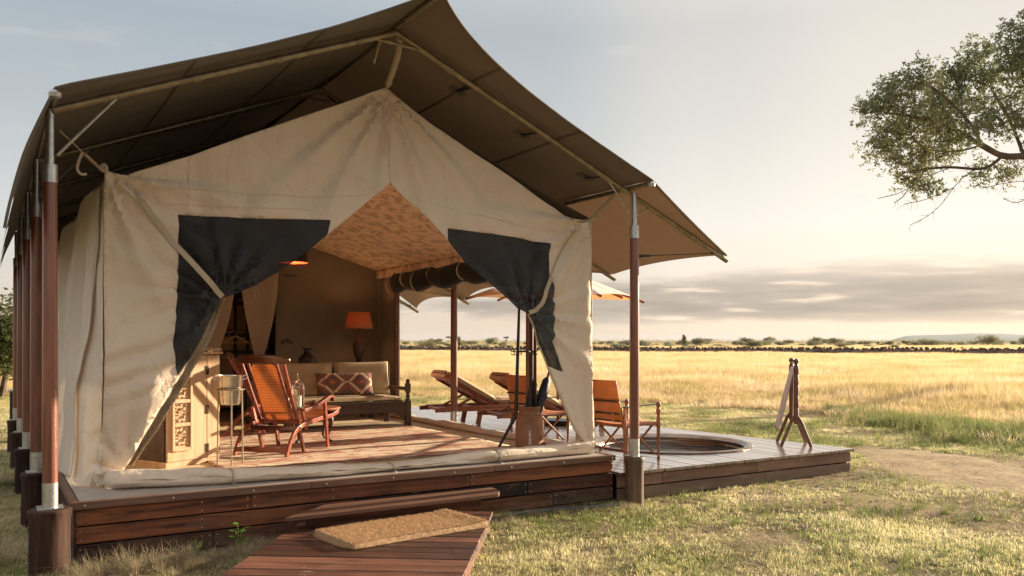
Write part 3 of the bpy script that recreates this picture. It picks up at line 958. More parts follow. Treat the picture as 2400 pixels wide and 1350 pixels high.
def front_disp(x, z):
    d = 0
    d += fan(x, z, tieL, 15, .032, .14, .85, .4)
    d += fan(x, z, tieR, 13, .026, .14, .80, 1.1)
    d += fan(x, z, peak, 17, .034, .2, 1.6, .2)
    d += fan(x, z, cl_pt, 13, .034, .2, 1.6, .9)
    d += fan(x, z, cr_pt, 13, .030, .2, 1.3, .5)
    d += fan(x, z, bl, 9, .025, .2, .9, .1)
    d += fan(x, z, brr, 11, .02, .15, .8, .3)
    # the drawn-back flaps belly out
    d -= .10 * math.exp(-((x - 1.05) / .35) ** 2 - ((z - 1.35) / .55) ** 2)
    d -= .03 * math.exp(-((x - 1.3) / .5) ** 2 - ((z - 2.3) / .35) ** 2)
    d += .045 * math.exp(-((x - 1.55) / .25) ** 2 - ((z - 1.95) / .15) ** 2)
    d += .022 * fbm(x * 1.1, z * 1.1, 3) + .007 * fbm(x * 5, z * 4, 7)
    # hard little tucks across the lower left flap
    q = z - .35 * x + .05 * noise.noise(Vector((x * 2, z * 2, 4)))
    d += .022 * math.exp(-((x - 1.1) / .45) ** 2) * math.exp(-((z - 1.45) / .35) ** 2) * math.sin(q * 34)
    # horizontal seams
    for zs in (2.93, 2.72):
        d += .004 * math.exp(-((z - zs - .01 * math.sin(x * 3)) / .008) ** 2)
    return d
def dens(pts, step=.03, closed=True):
    out = []
    n = len(pts)
    for i in range(n if closed else n - 1):
        a, c = pts[i], pts[(i + 1) % n]
        k = max(1, int((c - a).length / step))
        for j in range(k): out.append(a.lerp(c, j / k))
    return out
def inside(poly, x, z):
    c = False; n = len(poly); j = n - 1
    for i in range(n):
        xi, zi, xj, zj = poly[i].x, poly[i].z, poly[j].x, poly[j].z
        if (zi > z) != (zj > z) and x < (xj - xi) * (z - zi) / (zj - zi + 1e-12) + xi: c = not c
        j = i
    return c
def sheet(polys, holes_idx, step=.032):
    """triangulate the union of outlines; returns {index: MB}. Outlines later in the list win."""
    pts, edges = [], []
    for poly in polys:
        dd = dens(poly, step); n0 = len(pts)
        pts += [Vector((p.x, p.z)) for p in dd]
        edges += [(n0 + i, n0 + (i + 1) % len(dd)) for i in range(len(dd))]
    xs = [p.x for p in pts]; zs = [p.y for p in pts]
    x = min(xs)
    while x < max(xs):
        z = min(zs)
        while z < max(zs):
            q = Vector((x + random.uniform(-.3, .3) * step, z + random.uniform(-.3, .3) * step))
            if any(inside(pl_, q.x, q.y) for pl_ in polys): pts.append(q)
            z += step
        x += step
    V_, E_, F_, _, _, _ = delaunay_2d_cdt(pts, edges, [], 0, 1e-5)
    out = {i: ([], []) for i in range(len(polys))}
    maps = {i: {} for i in range(len(polys))}
    for f in F_:
        cx = sum(V_[i].x for i in f) / len(f); cz = sum(V_[i].y for i in f) / len(f)
        w = None
        for i, pl_ in enumerate(polys):
            if inside(pl_, cx, cz): w = i
        if w is None: continue
        vv, ff = out[w]; mp__ = maps[w]; g = []
        for i in f:
            if i not in mp__:
                mp__[i] = len(vv); xx, zz = V_[i].x, V_[i].y
                vv.append((xx, front_y(xx) + front_disp(xx, zz), zz))
            g.append(mp__[i])
        ff.append(tuple(g))
    return out
leftW = fr([(905, 205), (800, 244), (700, 277), (600, 311), (443, 367), (290, 411), (245, 400), (243, 600), (243, 800), (240, 950), (236, 1060), (233, 1140), (262, 1128), (292, 1098)] +
           [(305, 1078), (330, 1030), (370, 960), (412, 893), (440, 845), (470, 795), (500, 742), (514, 712), (522, 698), (545, 690), (600, 668), (655, 637), (720, 590), (772, 546), (860, 475), (915, 428)])
darkL = fr([(418, 502), (500, 507), (600, 513), (700, 514), (772, 517), (765, 551), (720, 590), (655, 637), (600, 668), (545, 690), (522, 698), (514, 712), (500, 742), (470, 795), (440, 845), (413, 880), (408, 850), (403, 815), (408, 760), (415, 690), (417, 600)])
rightW = fr([(905, 205), (1000, 282), (1100, 352), (1200, 418), (1290, 482), (1345, 515), (1381, 517), (1383, 700), (1386, 850), (1390, 960), (1392, 1062)] +
            [(1378, 1045), (1345, 1003), (1328, 965), (1305, 910), (1283, 858), (1262, 805), (1250, 765), (1240, 735), (1212, 722), (1180, 692), (1130, 650), (1085, 608), (1048, 562), (1000, 512), (960, 470), (915, 428)])
darkR = fr([(1049, 535), (1150, 548), (1220, 558), (1288, 571), (1289, 610), (1293, 650), (1300, 720), (1301, 780), (1296, 800), (1320, 872), (1300, 865), (1283, 858), (1262, 805), (1250, 765), (1240, 735), (1212, 722), (1180, 692), (1130, 650), (1085, 608), (1050, 564)])
for polys, nm in (([leftW, darkL], 'l'), ([rightW, darkR], 'r')):
    res = sheet(polys, None)
    for i, (vv, ff) in res.items():
        mb = MB().add(vv, ff)
        W(mb, 'front_flap' if i == 0 else 'gauze_window', M['canvas'] if i == 0 else M['gauze'], tent, smooth=True, solid=.006)
def surf(p, off=0):
    return Vector((p.x, front_y(p.x) + front_disp(p.x, p.z) + off, p.z))
# raised seams
for pp in ([(915, 215), (917, 300), (916, 424)], [(443, 370), (443, 430), (441, 500)], [(290, 437), (450, 444), (600, 455), (760, 462), (880, 455)], [(290, 470), (450, 480), (600, 489), (740, 490)], [(960, 462), (1100, 500), (1250, 535), (1340, 545)]):
    q = [surf(p, -.006) for p in dens([on_front(*a) for a in pp], .05, False)]
    W(MB().tube(q, .0035, 6), 'seam', M['canvas'], tent, smooth=True)
# outline tape round the charcoal windows
for poly, k0, k1 in ((darkL, 15, 25), (darkR, 0, 10)):
    pass
# thick frayed hem on the inner edge of the left flap, turned inwards
he = fr([(522, 698), (512, 715), (500, 742), (470, 795), (440, 845), (412, 893), (370, 960), (330, 1030), (305, 1078), (292, 1100)])
he = [surf(p, 0) for p in dens(he, .03, False)]
def hem_fn(u, v):
    i = u * (len(he) - 1); a = int(min(i, len(he) - 2)); p = he[a].lerp(he[a + 1], i - a)
    wd = .085 * math.sin(math.pi * min(1, u * 4 + .12) / 2) * (1 - .45 * sstep(.75, 1, u))
    t = Vector((.78, .10, -.30)) * wd * v + Vector((0, .05 * math.sin(v * 3), 0))
    n_ = noise.noise(Vector((u * 60, v * 3, 0))) * .006 * v
    return p + t + Vector((n_, 0, n_))
W(MB().grid(hem_fn, 120, 5), 'turned_hem', M['hem'], tent, smooth=True, solid=.006)
fz = MB()
for i in range(2600):
    u = random.random() ** .9; p = hem_fn(u, random.choice((.2, .5, .95, 1, 1)))
    d = Vector((random.uniform(-.2, 1), random.gauss(0, .4), random.gauss(0, .7))).normalized() * random.uniform(.008, .022)
    s = Vector((0, 0, .0014)); fz.add([p - s, p + s, p + d], [(0, 1, 2)])
W(fz, 'frayed_threads', M['hem'], tent, kind='stuff')
# right flap: narrow return
he2 = fr([(1240, 735), (1262, 805), (1283, 858), (1305, 910), (1328, 965), (1345, 1003), (1378, 1045)])
he2 = [surf(p, .004) for p in dens(he2, .03, False)]
W(MB().strip(he2, .03, .012, (0, 1, 0)), 'turned_hem', M['lite'], tent)
# tie straps
def strap(pts, w=.045, off=-.02, mat='lite', name='tie_strap'):
    p = [on_front(a, c) for a, c in pts]
    q = [surf(s, off) for s in dens(p, .06, False)] + [surf(p[-1], off)]
    return W(MB().strip(q, w, .006, (0, 1, 0)), name, M[mat], tent)
strap([(300, 432), (310, 446), (405, 570), (470, 642), (521, 696)], .048)
strap([(1345, 540), (1318, 590), (1291, 652)], .016)
strap([(1291, 650), (1283, 668), (1262, 712), (1250, 728), (1236, 733)], .045, -.045)
# corner ropes and hooks
g = MB().tube([on_front(303, 412), on_front(300, 430), on_front(308, 440)], .006, 6); W(g, 'wire_hook', M['steel'], tent)
cor = surf(cl_pt)
W(MB().tube(spline([cor + Vector((.0, -.01, -.0)), cor + Vector((-.012, 0, .03)), cor + Vector((.01, 0, .05)), cor + Vector((.025, 0, .02)), cor + Vector((.015, 0, -.01))], 5), .018, 8), 'corner_knot', M['lite'], tent, smooth=True)
p0 = Vector((XL + .05, 7.0, 3.17))
W(MB().tube([cor, cor.lerp(p0, .45)], .013, 8), 'corner_rope', M['rope'], tent, smooth=True)
W(MB().tube([cor.lerp(p0, .4), p0], .006, 6), 'corner_rope', M['rope'], tent)
ht = cor.lerp(p0, .5)
W(MB().strip(spline([ht, ht + Vector((-.02, 0, -.06)), ht + Vector((-.035, 0, -.13)), ht + Vector((-.01, 0, -.17)), ht + Vector((.03, .01, -.165))], 5), .02, .005, (0, 1, 0)), 'rope_tail', M['lite'], tent)
cor2 = surf(cr_pt); p1 = Vector((XR - .05, 7.15, roof_z(XR) - .08))
W(MB().tube(spline([cor2 + Vector((-.25, 0, .0)), cor2 + Vector((-.1, 0, -.015)), cor2, cor2.lerp(p1, .5), p1], 5), .016, 8), 'corner_rope', M['rope'], tent, smooth=True)
W(MB().tube([cor2, cor2 + Vector((.08, 0, .04)), cor2 + Vector((.12, 0, .03))], [.02, .024, .012], 8), 'corner_knot', M['lite'], tent, smooth=True)
# white care tag on the side wall edge
# side wall, left
YB = 13.15
def eave_x(y): return .80
def lside(u, v):
    # u along the wall front to back, v up
    y = 7.72 + (15.2 - 7.72) * u ** 1.25
    x_top, x_bot = .80, .60
    z = FZ + .012 + (2.97 - FZ) * v
    if u == 0: pass
    x = x_bot + (x_top - x_bot) * v ** .8
    amp = .045 * sstep(0, .06, u) * math.sin(math.pi * (.12 + .88 * v)) ** .5
    x += amp * (math.sin(y * 9 + 1.2 * math.sin(z * 2)) * .6 + fbm(y * 1.5, z * 1.2, 4) * 1.2)
    x += .03 * math.sin(y * 2.6)
    # the corner gathers to the rope at the top, and meets the front wall
    k = 1 - sstep(0, .05, u)
    fx = on_front(243 + (233 - 243) * (1 - v), 1140 + (400 - 1140) * v)
    x = x * (1 - k) + (fx.x + .004) * k
    if u < .08: z += 0.0
    yy = y * (1 - k) + (surf(fx).y + .004) * k
    return Vector((x, yy, z))
W(MB().grid(lside, 170, 70), 'side_wall', M['canvas_side'], tent, smooth=True)
# overlap flap with dark slit near the corner
def slit(u, v):
    z = FZ + .06 + 2.45 * v
    y = 7.98 + .04 * math.sin(z * 2) + u * .10
    p = lside(((y - 7.72) / 7.48) ** .8, v * .97)
    return Vector((p.x - .022 - .012 * (1 - u), y, z))
W(MB().grid(slit, 4, 40), 'overlap_flap', M['canvas_side'], tent, smooth=True, solid=.004)
W(MB().box((.545, 8.62, 1.83), (.004, .05, .16)), 'care_tag', M['white'], tent)
# corner strap end and eye bolt at the foot
fb0 = on_z(232, 1142, FZ)
W(MB().strip([fb0 + Vector((-.02, .0, .13)), fb0 + Vector((-.03, -.02, .06)), fb0 + Vector((-.055, -.035, .012))], .05, .006, (0, 1, 0)), 'ground_tab', M['lite'], tent)
W(MB().tube([fb0 + Vector((0, -.03, 0)), fb0 + Vector((0, -.03, .05))], .006, 8).tube([fb0 + Vector((-.03, -.03, .045)), fb0 + Vector((.05, -.03, .075))], .006, 8), 'eye_bolt', M['steel'], tent)
# right wall: opening between front corner and back corner; post strips
def rcol(y0, y1, x=5.50, name='wall_strip', mat='canvas', z1=2.95):
    return W(MB().grid(lambda u, v: Vector((x + .02 * math.sin(u * 6 + v * 3) + .008 * fbm(u * 3, v * 4, 2), y0 + (y1 - y0) * u, FZ + (z1 - FZ) * v)), 10, 40), name, M[mat], tent, smooth=True, solid=.006)
rcol(7.33, 7.60)
# sunlit right edge of front wall continues round the corner
rcol(12.42, 13.15, 5.50, 'wall_strip', 'liner')
rcol(13.15, 15.2, 5.50, 'wall_strip', 'canvas')
W(MB().box((5.49, 12.40, (FZ + 2.8) / 2), (.05, .05, 2.8 - FZ)), 'corner_pole', M['trim'], tent)
# roof of the inner tent
def inner_roof(sgn):
    xe = .80 if sgn < 0 else 5.50
    def fn(u, v):
        x = 3.22 + (xe - 3.22) * u
        z = 4.03 + (2.955 - 4.03) * u - .05 * math.sin(math.pi * u)
        y = front_y(x) + .02 + (15.2 - front_y(x)) * v
        return Vector((x, y, z))
    return fn
for s in (-1, 1): W(MB().grid(inner_roof(s), 16, 30), 'inner_roof', M['fly'], tent, smooth=True)
# printed ceiling lining
m, nt, b = new_mat('printed_ceiling_lining')
v = coords(nt, 'World', 0, (2.2, 1.5, 1))
n1 = noise_n(nt, v, 13, 6, .8, 1.4)
n0 = noise_n(nt, v, 4.6, 2, .5, .3)
fig = math_n(nt, 'MULTIPLY', ramp_n(nt, n0, [(.50, (0,) * 3), (.56, (1,) * 3)]), ramp_n(nt, math_n(nt, 'ABSOLUTE', math_n(nt, 'SUBTRACT', n1, .5)), [(.0, (1,) * 3), (.035, (.8,) * 3), (.06, (0,) * 3)]))
col = mix_n(nt, math_n(nt, 'MULTIPLY', fig, .8), (.86, .64, .46), (.22, .13, .085))
nt.links.new(col, b.inputs['Base Color']); b.inputs['Roughness'].default_value = .9
nt.links.new(bump_n(nt, noise_n(nt, coords(nt, 'World'), 3.5, 4, .6, 1), .35, .02), b.inputs['Normal'])
M['ceil'] = m
two_sided(nt, b, (.7, .42, .25), .1)
def ceil_fn(sgn):
    xe = .85 if sgn < 0 else 5.46
    def fn(u, v):
        x = 3.17 + (xe - 3.17) * u
        z = 3.56 + (2.80 - 3.56) * u - .03 * math.sin(math.pi * u)
        y = front_y(x) + .03 + (YB - .02 - front_y(x)) * v
        z += .008 * fbm(x * 2, y * 2)
        return Vector((x, y, z))
    return fn
for s in (-1, 1): W(MB().grid(ceil_fn(s), 24, 60), 'ceiling_lining', M['ceil'], tent, smooth=True)
W(MB().grid(lambda u, v: Vector((5.44 + .008 * math.sin(u * 90), 7.4 + (YB - 7.45) * u, 2.80 - .14 * v)), 100, 3), 'valance', M['ceil'], tent, smooth=True, solid=.004)
W(MB().grid(lambda u, v: Vector((.88, 7.8 + (YB - 7.85) * u, 2.80 - .14 * v)), 20, 3), 'valance', M['ceil'], tent, smooth=True, solid=.004)
# back partition with the curtained doorway
DX0, DX1, DTOP = 2.15, 3.80, 2.74
def back(u0, u1, z0, z1, nm='back_wall'):
    def fn(u, v):
        x = u0 + (u1 - u0) * u; z = z0 + (z1(x) - z0) * v
        y = YB + .012 * fbm(x * 1.6, z * 1.3, 1) + .012 * math.sin(x * 4 + z)
        return Vector((x, y, z))
    return W(MB().grid(fn, 30, 40), nm, M['liner'], tent, smooth=True)
ctop = lambda x: 3.56 - (abs(x - 3.17) / 2.3) * .76 + .02
back(DX1, 5.50, FZ, ctop); back(.80, DX0, FZ, ctop); back(DX0, DX1, DTOP, ctop)
# rear room
W(MB().grid(lambda u, v: Vector((.82 + 4.66 * u, 15.15, FZ + 2.6 * v)), 4, 4), 'rear_wall', M['liner'], tent)
W(MB().box((DX1 + .06, YB + .03, 2.775), (.02, .02, .02)), 'hook', M['iron'], tent)
# wall switches / dark hooks by the curtain
W(MB().box((3.98, YB - .03, 1.65), (.05, .03, .05)).box((4.03, YB - .03, 1.62), (.04, .03, .04)).box((3.90, YB - .03, 1.63), (.03, .03, .05)), 'wall_hook', M['iron'], tent)
W(MB().tube([(3.90, YB - .06, 2.66), (4.12, YB - .06, 2.66)], .008, 6), 'curtain_rod', M['iron'], tent)
# rolled charcoal side flap over the right opening
def roll(y0, y1, k):
    def fn(u, v):
        a = 2 * math.pi * v; t = y0 + (y1 - y0) * u
        per = abs(math.sin(math.pi * (t - 7.4) / .93))
        rr = .120 + .045 * per ** .6 * (1 + .3 * noise.noise(Vector((t * 1.1, 3, 0)))) + .01 * fbm(t * 3, math.cos(a), 1)
        sag = -.05 * per + .03 * noise.noise(Vector((t * 1.7, 9, 0)))
        return Vector((5.50 + rr * .8 * math.cos(a), t, 2.60 + sag + rr * math.sin(a)))
    return fn
W(MB().grid(roll(7.5, 12.38, 0), 160, 14), 'rolled_side_flap', M['rolldark'], tent, smooth=True)
for k in range(0, 6):
    yy = 7.4 + .93 * (k + 0)
    if yy < 7.6: continue
    for dy in (0, .46) if k > 3 else (0,):
        ring = []
        rr = .135 if dy == 0 else .165
        rr = .124 if dy == 0 else .168
        zc = 2.60 if dy == 0 else 2.54
        for i in range(17):
            a = 2 * math.pi * i / 16; ring.append((5.50 + rr * .85 * math.cos(a), yy + dy, zc + rr * math.sin(a)))
        W(MB().strip(ring, .006, .035, (0, 1, 0)), 'roll_tie', M['lite'], tent)
# canvas ground roll along the entrance and along the right opening
rp = [on_z(px, py, FZ) for px, py in ((238, 1142), (270, 1149), (330, 1146), (500, 1138), (620, 1130), (760, 1120), (905, 1106), (1050, 1094), (1180, 1084), (1300, 1072), (1391, 1064))]
rp = spline([Vector((p.x, p.y + .06, FZ)) for p in rp], 14)
ties = [7 * 14 * .14]
def rr_fn(u, v):
    i = u * (len(rp) - 1); a = int(min(i, len(rp) - 2)); p = rp[a].lerp(rp[a + 1], i - a)
    t = 2 * math.pi * v
    hh = (.102 + .036 * (1 - u)) * (.35 + .65 * sstep(0, .05, u)) - .035 * sstep(.5, .62, u) * (1 - sstep(.62, .8, u)) + .018 * math.sin(u * 9) + .03 * sstep(.9, 1, u)
    for tq in (.335, .61, .79):
        hh *= 1 - .10 * math.exp(-((u - tq) / .006) ** 2)
    ww = .085
    y = -ww * math.cos(t) * (1 if math.cos(t) > 0 else 1.1)
    z = hh * .5 + hh * .5 * math.sin(t) + .004
    z = max(z, .004)
    wr = .022 * fbm(p.x * 2.2 + math.sin(t) * .8, t * .8, 2) + .010 * math.sin(t * 2 + p.x * 5)
    z += .012 * fbm(p.x * 4, t, 6) * (1 if math.sin(t) > -.3 else 0)
    return Vector((p.x, p.y + y + wr, FZ + z))
W(MB().grid(rr_fn, 220, 20), 'ground_roll', M['canvas'], tent, smooth=True)
for tq in (.335, .61, .79):
    ring = [rr_fn(tq, k / 16) for k in range(17)]
    c = sum(ring[:16], Vector()) / 16
    ring = [c + (p - c) * 1.05 for p in ring]
    W(MB().strip(ring, .014, .004, (1, 0, 0)), 'roll_tie', M['rope'], tent)
    W(MB().lathe([(.018, 0), (.02, .01), (.006, .02)], (c.x, c.y - .12, FZ), 10), 'eye_bolt', M['steel'], tent, smooth=True)
rs = [Vector((5.46, 7.35 + k * .55, FZ)) for k in range(10)]
def rs_fn(u, v):
    y = 7.35 + 5.3 * u; t = 2 * math.pi * v
    hh = .085 + .018 * math.sin(y * 3.2) + .008 * math.sin(y * 9)
    x = 5.46 + .02 * math.sin(y * 2.3) + .08 * math.cos(t)
    return Vector((x, y, FZ + max(.003, hh * .5 + hh * .5 * math.sin(t)) + .002))
W(MB().grid(rs_fn, 120, 16), 'ground_roll', M['canvas'], tent, smooth=True)
# inside floor mat
m, nt, b = new_mat('straw_matting')
v = coords(nt, 'World')
f = noise_n(nt, v, 5, 7, .6)
col = ramp_n(nt, f, [(.35, (.56, .42, .25)), (.65, (.70, .55, .36))])
nt.links.new(col, b.inputs['Base Color']); b.inputs['Roughness'].default_value = .7
nt.links.new(bump_n(nt, noise_n(nt, v, 120, 2), .4, .004), b.inputs['Normal'])
M['matting'] = m
W(MB().box((3.12, 10.4, FZ + .004), (4.6, 5.46, .008)), 'floor_matting', M['matting'], tent)

# ================================================================== INSIDE THE TENT
# rug with uneven faded bands and a fringe
rug = thing('floor_rug', 'large faded red and straw woven rug with fringed edge on the tent floor', 'rug', (3.45, 9.6, FZ + .008))
m, nt, b = new_mat('faded_kilim')
v = coords(nt, 'World')
w1 = noise_n(nt, coords(nt, 'World', 0, (1.3, 3.0, 1)), 1.5, 7, .75, 1.0)
w2 = noise_n(nt, coords(nt, 'World', 0, (1.6, 5.5, 1)), 2.2, 7, .8, .8)
w3 = noise_n(nt, v, 9, 6, .7)
c0 = ramp_n(nt, w3, [(.35, (.62, .49, .33)), (.65, (.76, .64, .46))])
c1 = mix_n(nt, ramp_n(nt, w1, [(.48, (0,) * 3), (.53, (.85,) * 3)]), c0, (.44, .15, .09))
c2 = mix_n(nt, ramp_n(nt, w2, [(.56, (0,) * 3), (.61, (.85,) * 3)]), c1, (.16, .06, .04))
c3 = mix_n(nt, ramp_n(nt, w2, [(.34, (.8,) * 3), (.40, (0,) * 3)]), c2, (.40, .25, .14))
nt.links.new(c3, b.inputs['Base Color']); b.inputs['Roughness'].default_value = .92
nt.links.new(bump_n(nt, noise_n(nt, v, 60, 3), .5, .006), b.inputs['Normal'])
M['rug'] = m
def rug_fn(u, v):
    x = 1.85 + 3.2 * u; y = 8.02 - .20 * u + (11.5 - 8.02) * v
    return Vector((x + .01 * math.sin(y * 5), y + .012 * math.sin(x * 7), FZ + .016 + .006 * fbm(x * 2.5, y * 2.5) + .008 * abs(noise.noise(Vector((x * 1.4, y * 5, 3))))))
W(MB().grid(rug_fn, 70, 70), 'pile', M['rug'], rug, smooth=True, solid=.008)
def border(u, v):
    p = rug_fn(u, v * .022); return Vector((p.x, p.y, p.z + .006))
M['rugedge'] = plain('dark_woven_border', (.20, .075, .05), (.12, .05, .035), 30, .95, bump=.5, bscale=120)
W(MB().grid(border, 70, 2), 'border', M['rugedge'], rug, smooth=True)
fz = MB()
for i in range(420):
    u = i / 419; p = rug_fn(u, 0)
    d = Vector((random.uniform(-.02, .02), -.045 + random.uniform(-.015, .01), -.008))
    fz.add([p - Vector((.003, 0, 0)), p + Vector((.003, 0, 0)), p + d], [(0, 1, 2)])
W(fz, 'fringe', M['hem'], rug, kind='stuff')

# ---- carved cabinet
cab = thing('wooden_cabinet', 'pale pine cabinet with three carved panels, iron hinges and brass latch', 'cabinet', (1.43, 8.52, FZ + .002), R(27))
MB().box((.30, .27, .56), (.592, .53, 1.02)).build('body', M['darkwood'], cab, bevel=.004)
MB().box((.30, .27, .03), (.62, .56, .06)).build('base', M['pine'], cab, bevel=.004)
MB().box((.222, -.012, .56), (.443, .022, 1.0)).build('door', M['pine'], cab, bevel=.003)
MB().box((.525, -.014, .56), (.152, .022, 1.0)).build('door', M['pine'], cab, bevel=.003)
MB().box((.30, .255, 1.085), (.66, .60, .028)).build('top', M['pine'], cab, bevel=.01)
MB().box((.30, .255, 1.117), (.64, .58, .028)).build('top', M['pine'], cab, bevel=.01)
for z0, z1 in ((.65, .835), (.425, .605), (.205, .385)):
    # frame bars, then the carved tile
    cx, cz = .155, (z0 + z1) / 2
    def carve(u, v, cx=cx, cz=cz, z0=z0, z1=z1):
        a, c = u * 2 - 1, v * 2 - 1
        r = math.hypot(a, c); t = math.atan2(c, a)
        h = .5 + .5 * math.cos(r * 14 + 1.3 * math.cos(8 * t))
        h *= .7 + .3 * math.cos(8 * t + r * 5)
        if r > .92: h = .5 + .5 * math.sin(a * 16) * math.sin(c * 16)
        return Vector((cx + a * .085, -.014 - .024 * h, cz + c * (z1 - z0) / 2))
    M.setdefault('carved', plain('worn_carved_panel', (.50, .38, .25), (.34, .24, .14), 30, .7, bump=.3))
    MB().grid(carve, 40, 40).build('carved_panel', M['carved'], cab, smooth=False)
fr_ = MB()
for x in (.055, .255): fr_.box((x, -.032, .52), (.026, .024, .72))
for z in (.17, .405, .6275, .868): fr_.box((.155, -.031, z), (.174, .022, .034))
fr_.build('panel_frame', M['pine'], cab, bevel=.004)
for z in (.155, .53, .915):
    MB().box((.45, -.028, z), (.035, .006, .085)).tube([(.45, -.03, z - .04), (.45, -.03, z + .04)], .006, 6).build('hinge', M['rust'], cab)
MB().box((.46, -.05, 1.10), (.06, .01, .02)).tube([(.47, -.055, 1.07), (.47, -.055, 1.125)], .008, 6).build('latch', M['brass'], cab)
# side panel with raised moulding
sp = MB()
for y in (.05, .49): sp.box((-.001, y, .56), (.02, .06, .98))
for z in (.10, .56, 1.02): sp.box((-.001, .27, z), (.02, .38, .07))
sp.build('side_panel', M['darkwood'], cab, bevel=.005)

# ---- folding lounge chairs with cane backs
def cane_mat():
    m, nt, b = new_mat('orange_cane_weave')
    v = coords(nt, 'Object')
    sp_ = N(nt, 'ShaderNodeSeparateXYZ'); nt.links.new(v, sp_.inputs[0])
    f = 52
    sx = math_n(nt, 'ABSOLUTE', math_n(nt, 'SINE', math_n(nt, 'MULTIPLY', sp_.outputs['X'], f * 2)))
    sz = math_n(nt, 'ABSOLUTE', math_n(nt, 'SINE', math_n(nt, 'MULTIPLY', sp_.outputs['Z'], f * 2)))
    h = math_n(nt, 'MULTIPLY', sx, sz)
    hl = ramp_n(nt, h, [(.10, (.13, .028, .009)), (.40, (.42, .115, .030)), (.9, (.56, .20, .06))])
    nn = noise_n(nt, v, 7, 5)
    col = mix_n(nt, ramp_n(nt, nn, [(.4, (0,) * 3), (.7, (.35,) * 3)]), hl, (.62, .36, .18))
    nt.links.new(col, b.inputs['Base Color']); b.inputs['Roughness'].default_value = .45
    nt.links.new(bump_n(nt, h, .6, .004), b.inputs['Normal'])
    two_sided(nt, b, (.8, .20, .04), .13)
    return m
M['cane'] = cane_mat()
def lounge_chair(label, loc, rz):
    t = thing('lounge_chair', label, 'chair', loc, rz, 'folding lounge chairs with cane backs')
    hw = .30
    bx = lambda yy, zz, x: Vector((x, yy, zz))
    # backrest leans: from (.37,.30) to (.03,.97)
    b0, b1 = Vector((0, .38, .30)), Vector((0, .03, .97))
    bdir = (b1 - b0).normalized(); bn = Vector((0, bdir.z, -bdir.y))
    for s in (-1, 1):
        MB().bar(b0 + Vector((s * .215, 0, 0)), b1 + Vector((s * .245, 0, 0)), .038, .026, bn).build('back_stile', M['mahog'], t, bevel=.006)
        MB().bar(b0 + Vector((s * .160, -.002, .04)), b1 + Vector((s * .165, -.002, 0)), .026, .022, bn).build('back_stile', M['mahog'], t, bevel=.005)
    MB().bar(b0 + Vector((-.23, 0, .03)), b0 + Vector((.23, 0, .03)), .022, .05, bdir).build('back_rail', M['mahog'], t, bevel=.006)
    cr = []
    for i in range(13):
        u = i / 12 * 2 - 1; cr.append(Vector((u * .325, .03 - .02 * (1 - u * u) - .0, .975 + .022 * (1 - u * u))))
    w_ = [.034 + .026 * (1 - abs(i / 6 - 1) ** 4) for i in range(13)]
    MB().strip(cr, .032, [x_ * 1.6 for x_ in w_], bdir).build('crest_rail', M['mahog_dark'], t, bevel=.012)
    def cane(u, v):
        p = b0.lerp(b1, .06 + .90 * v); sag = -.012 * math.sin(math.pi * u) * math.sin(math.pi * v)
        w2 = .150 - .035 * max(0, (abs(v - .5) * 2) ** 10)
        return p + Vector(((u * 2 - 1) * w2, sag, 0))
    MB().grid(cane, 16, 30).build('cane_back', M['cane'], t, smooth=True)
    s0, s1 = Vector((0, .40, .315)), Vector((0, 1.08, .40))
    MB().grid(lambda u, v: s0.lerp(s1, v) + Vector(((u * 2 - 1) * .23, 0, -.02 * math.sin(math.pi * v))), 12, 16).build('cane_seat', M['cane'], t, smooth=True)
    for s in (-1, 1):
        x = s * hw
        rail = spline([(x, 0, .0), (x, .06, .11), (x, .15, .22), (x, .28, .285), (x, .50, .315), (x, .75, .335), (x, .98, .345), (x, 1.14, .385)], 4)
        MB().strip(rail, .030, .046, (1, 0, 0)).build('curved_leg', M['mahog'], t, bevel=.006) if False else MB().strip(rail, .046, .028, (1, 0, 0)).build('curved_leg', M['mahog'], t, bevel=.006)
        arm = spline([(x * 1.06, .30, .455), (x * 1.10, .42, .470), (x * 1.12, .60, .500), (x * 1.12, .78, .548), (x * 1.12, .88, .568), (x * 1.12, .94, .545), (x * 1.12, .925, .515)], 4)
        MB().strip(arm, [.030 if k < 16 else .030 for k in range(len(arm))], .050, (1, 0, 0)).build('arm', M['mahog'], t, bevel=.006)
        MB().bar((x * 1.10, .76, .535), (x * 1.02, .875, 0), .046, .026, (1, 0, 0)).build('leg', M['mahog'], t, bevel=.005)
        MB().bar((x * .82, .33, .30), (x * .82, .455, 0), .042, .026, (1, 0, 0)).build('leg', M['mahog'], t, bevel=.005)
        MB().bar((x * .98, .33, .46), (x * .98, .42, .24), .04, .026, (1, 0, 0)).build('back_bracket', M['mahog'], t, bevel=.005)
        MB().lathe([(.012, 0), (.014, .006), (.004, .010)], (0, 0, 0), 10).build('bolt', M['brass'], t).matrix_basis = Matrix.Translation((x + s * .016, .26, .283)) @ Matrix.Rotation(R(90) * s, 4, 'Y')
    MB().bar((-hw, .015, .065), (hw, .015, .065), .024, .05).build('cross_bar', M['mahog'], t, bevel=.005)
    MB().bar((-hw, .30, .262), (hw, .30, .262), .035, .05).build('seat_rail', M['mahog_dark'], t, bevel=.005)
    MB().bar((-hw, 1.06, .37), (hw, 1.06, .37), .03, .04).build('seat_rail', M['mahog_dark'], t, bevel=.005)
    return t
ch = lounge_chair('mahogany lounge chair with orange cane back seen from behind, nearest the entrance', (2.385, 8.80, FZ + .022), R(-47))
copy_tree(ch, (2.62, 11.15, FZ + .022), R(-108), 'mahogany lounge chair half hidden behind the ice bucket and cabinet')

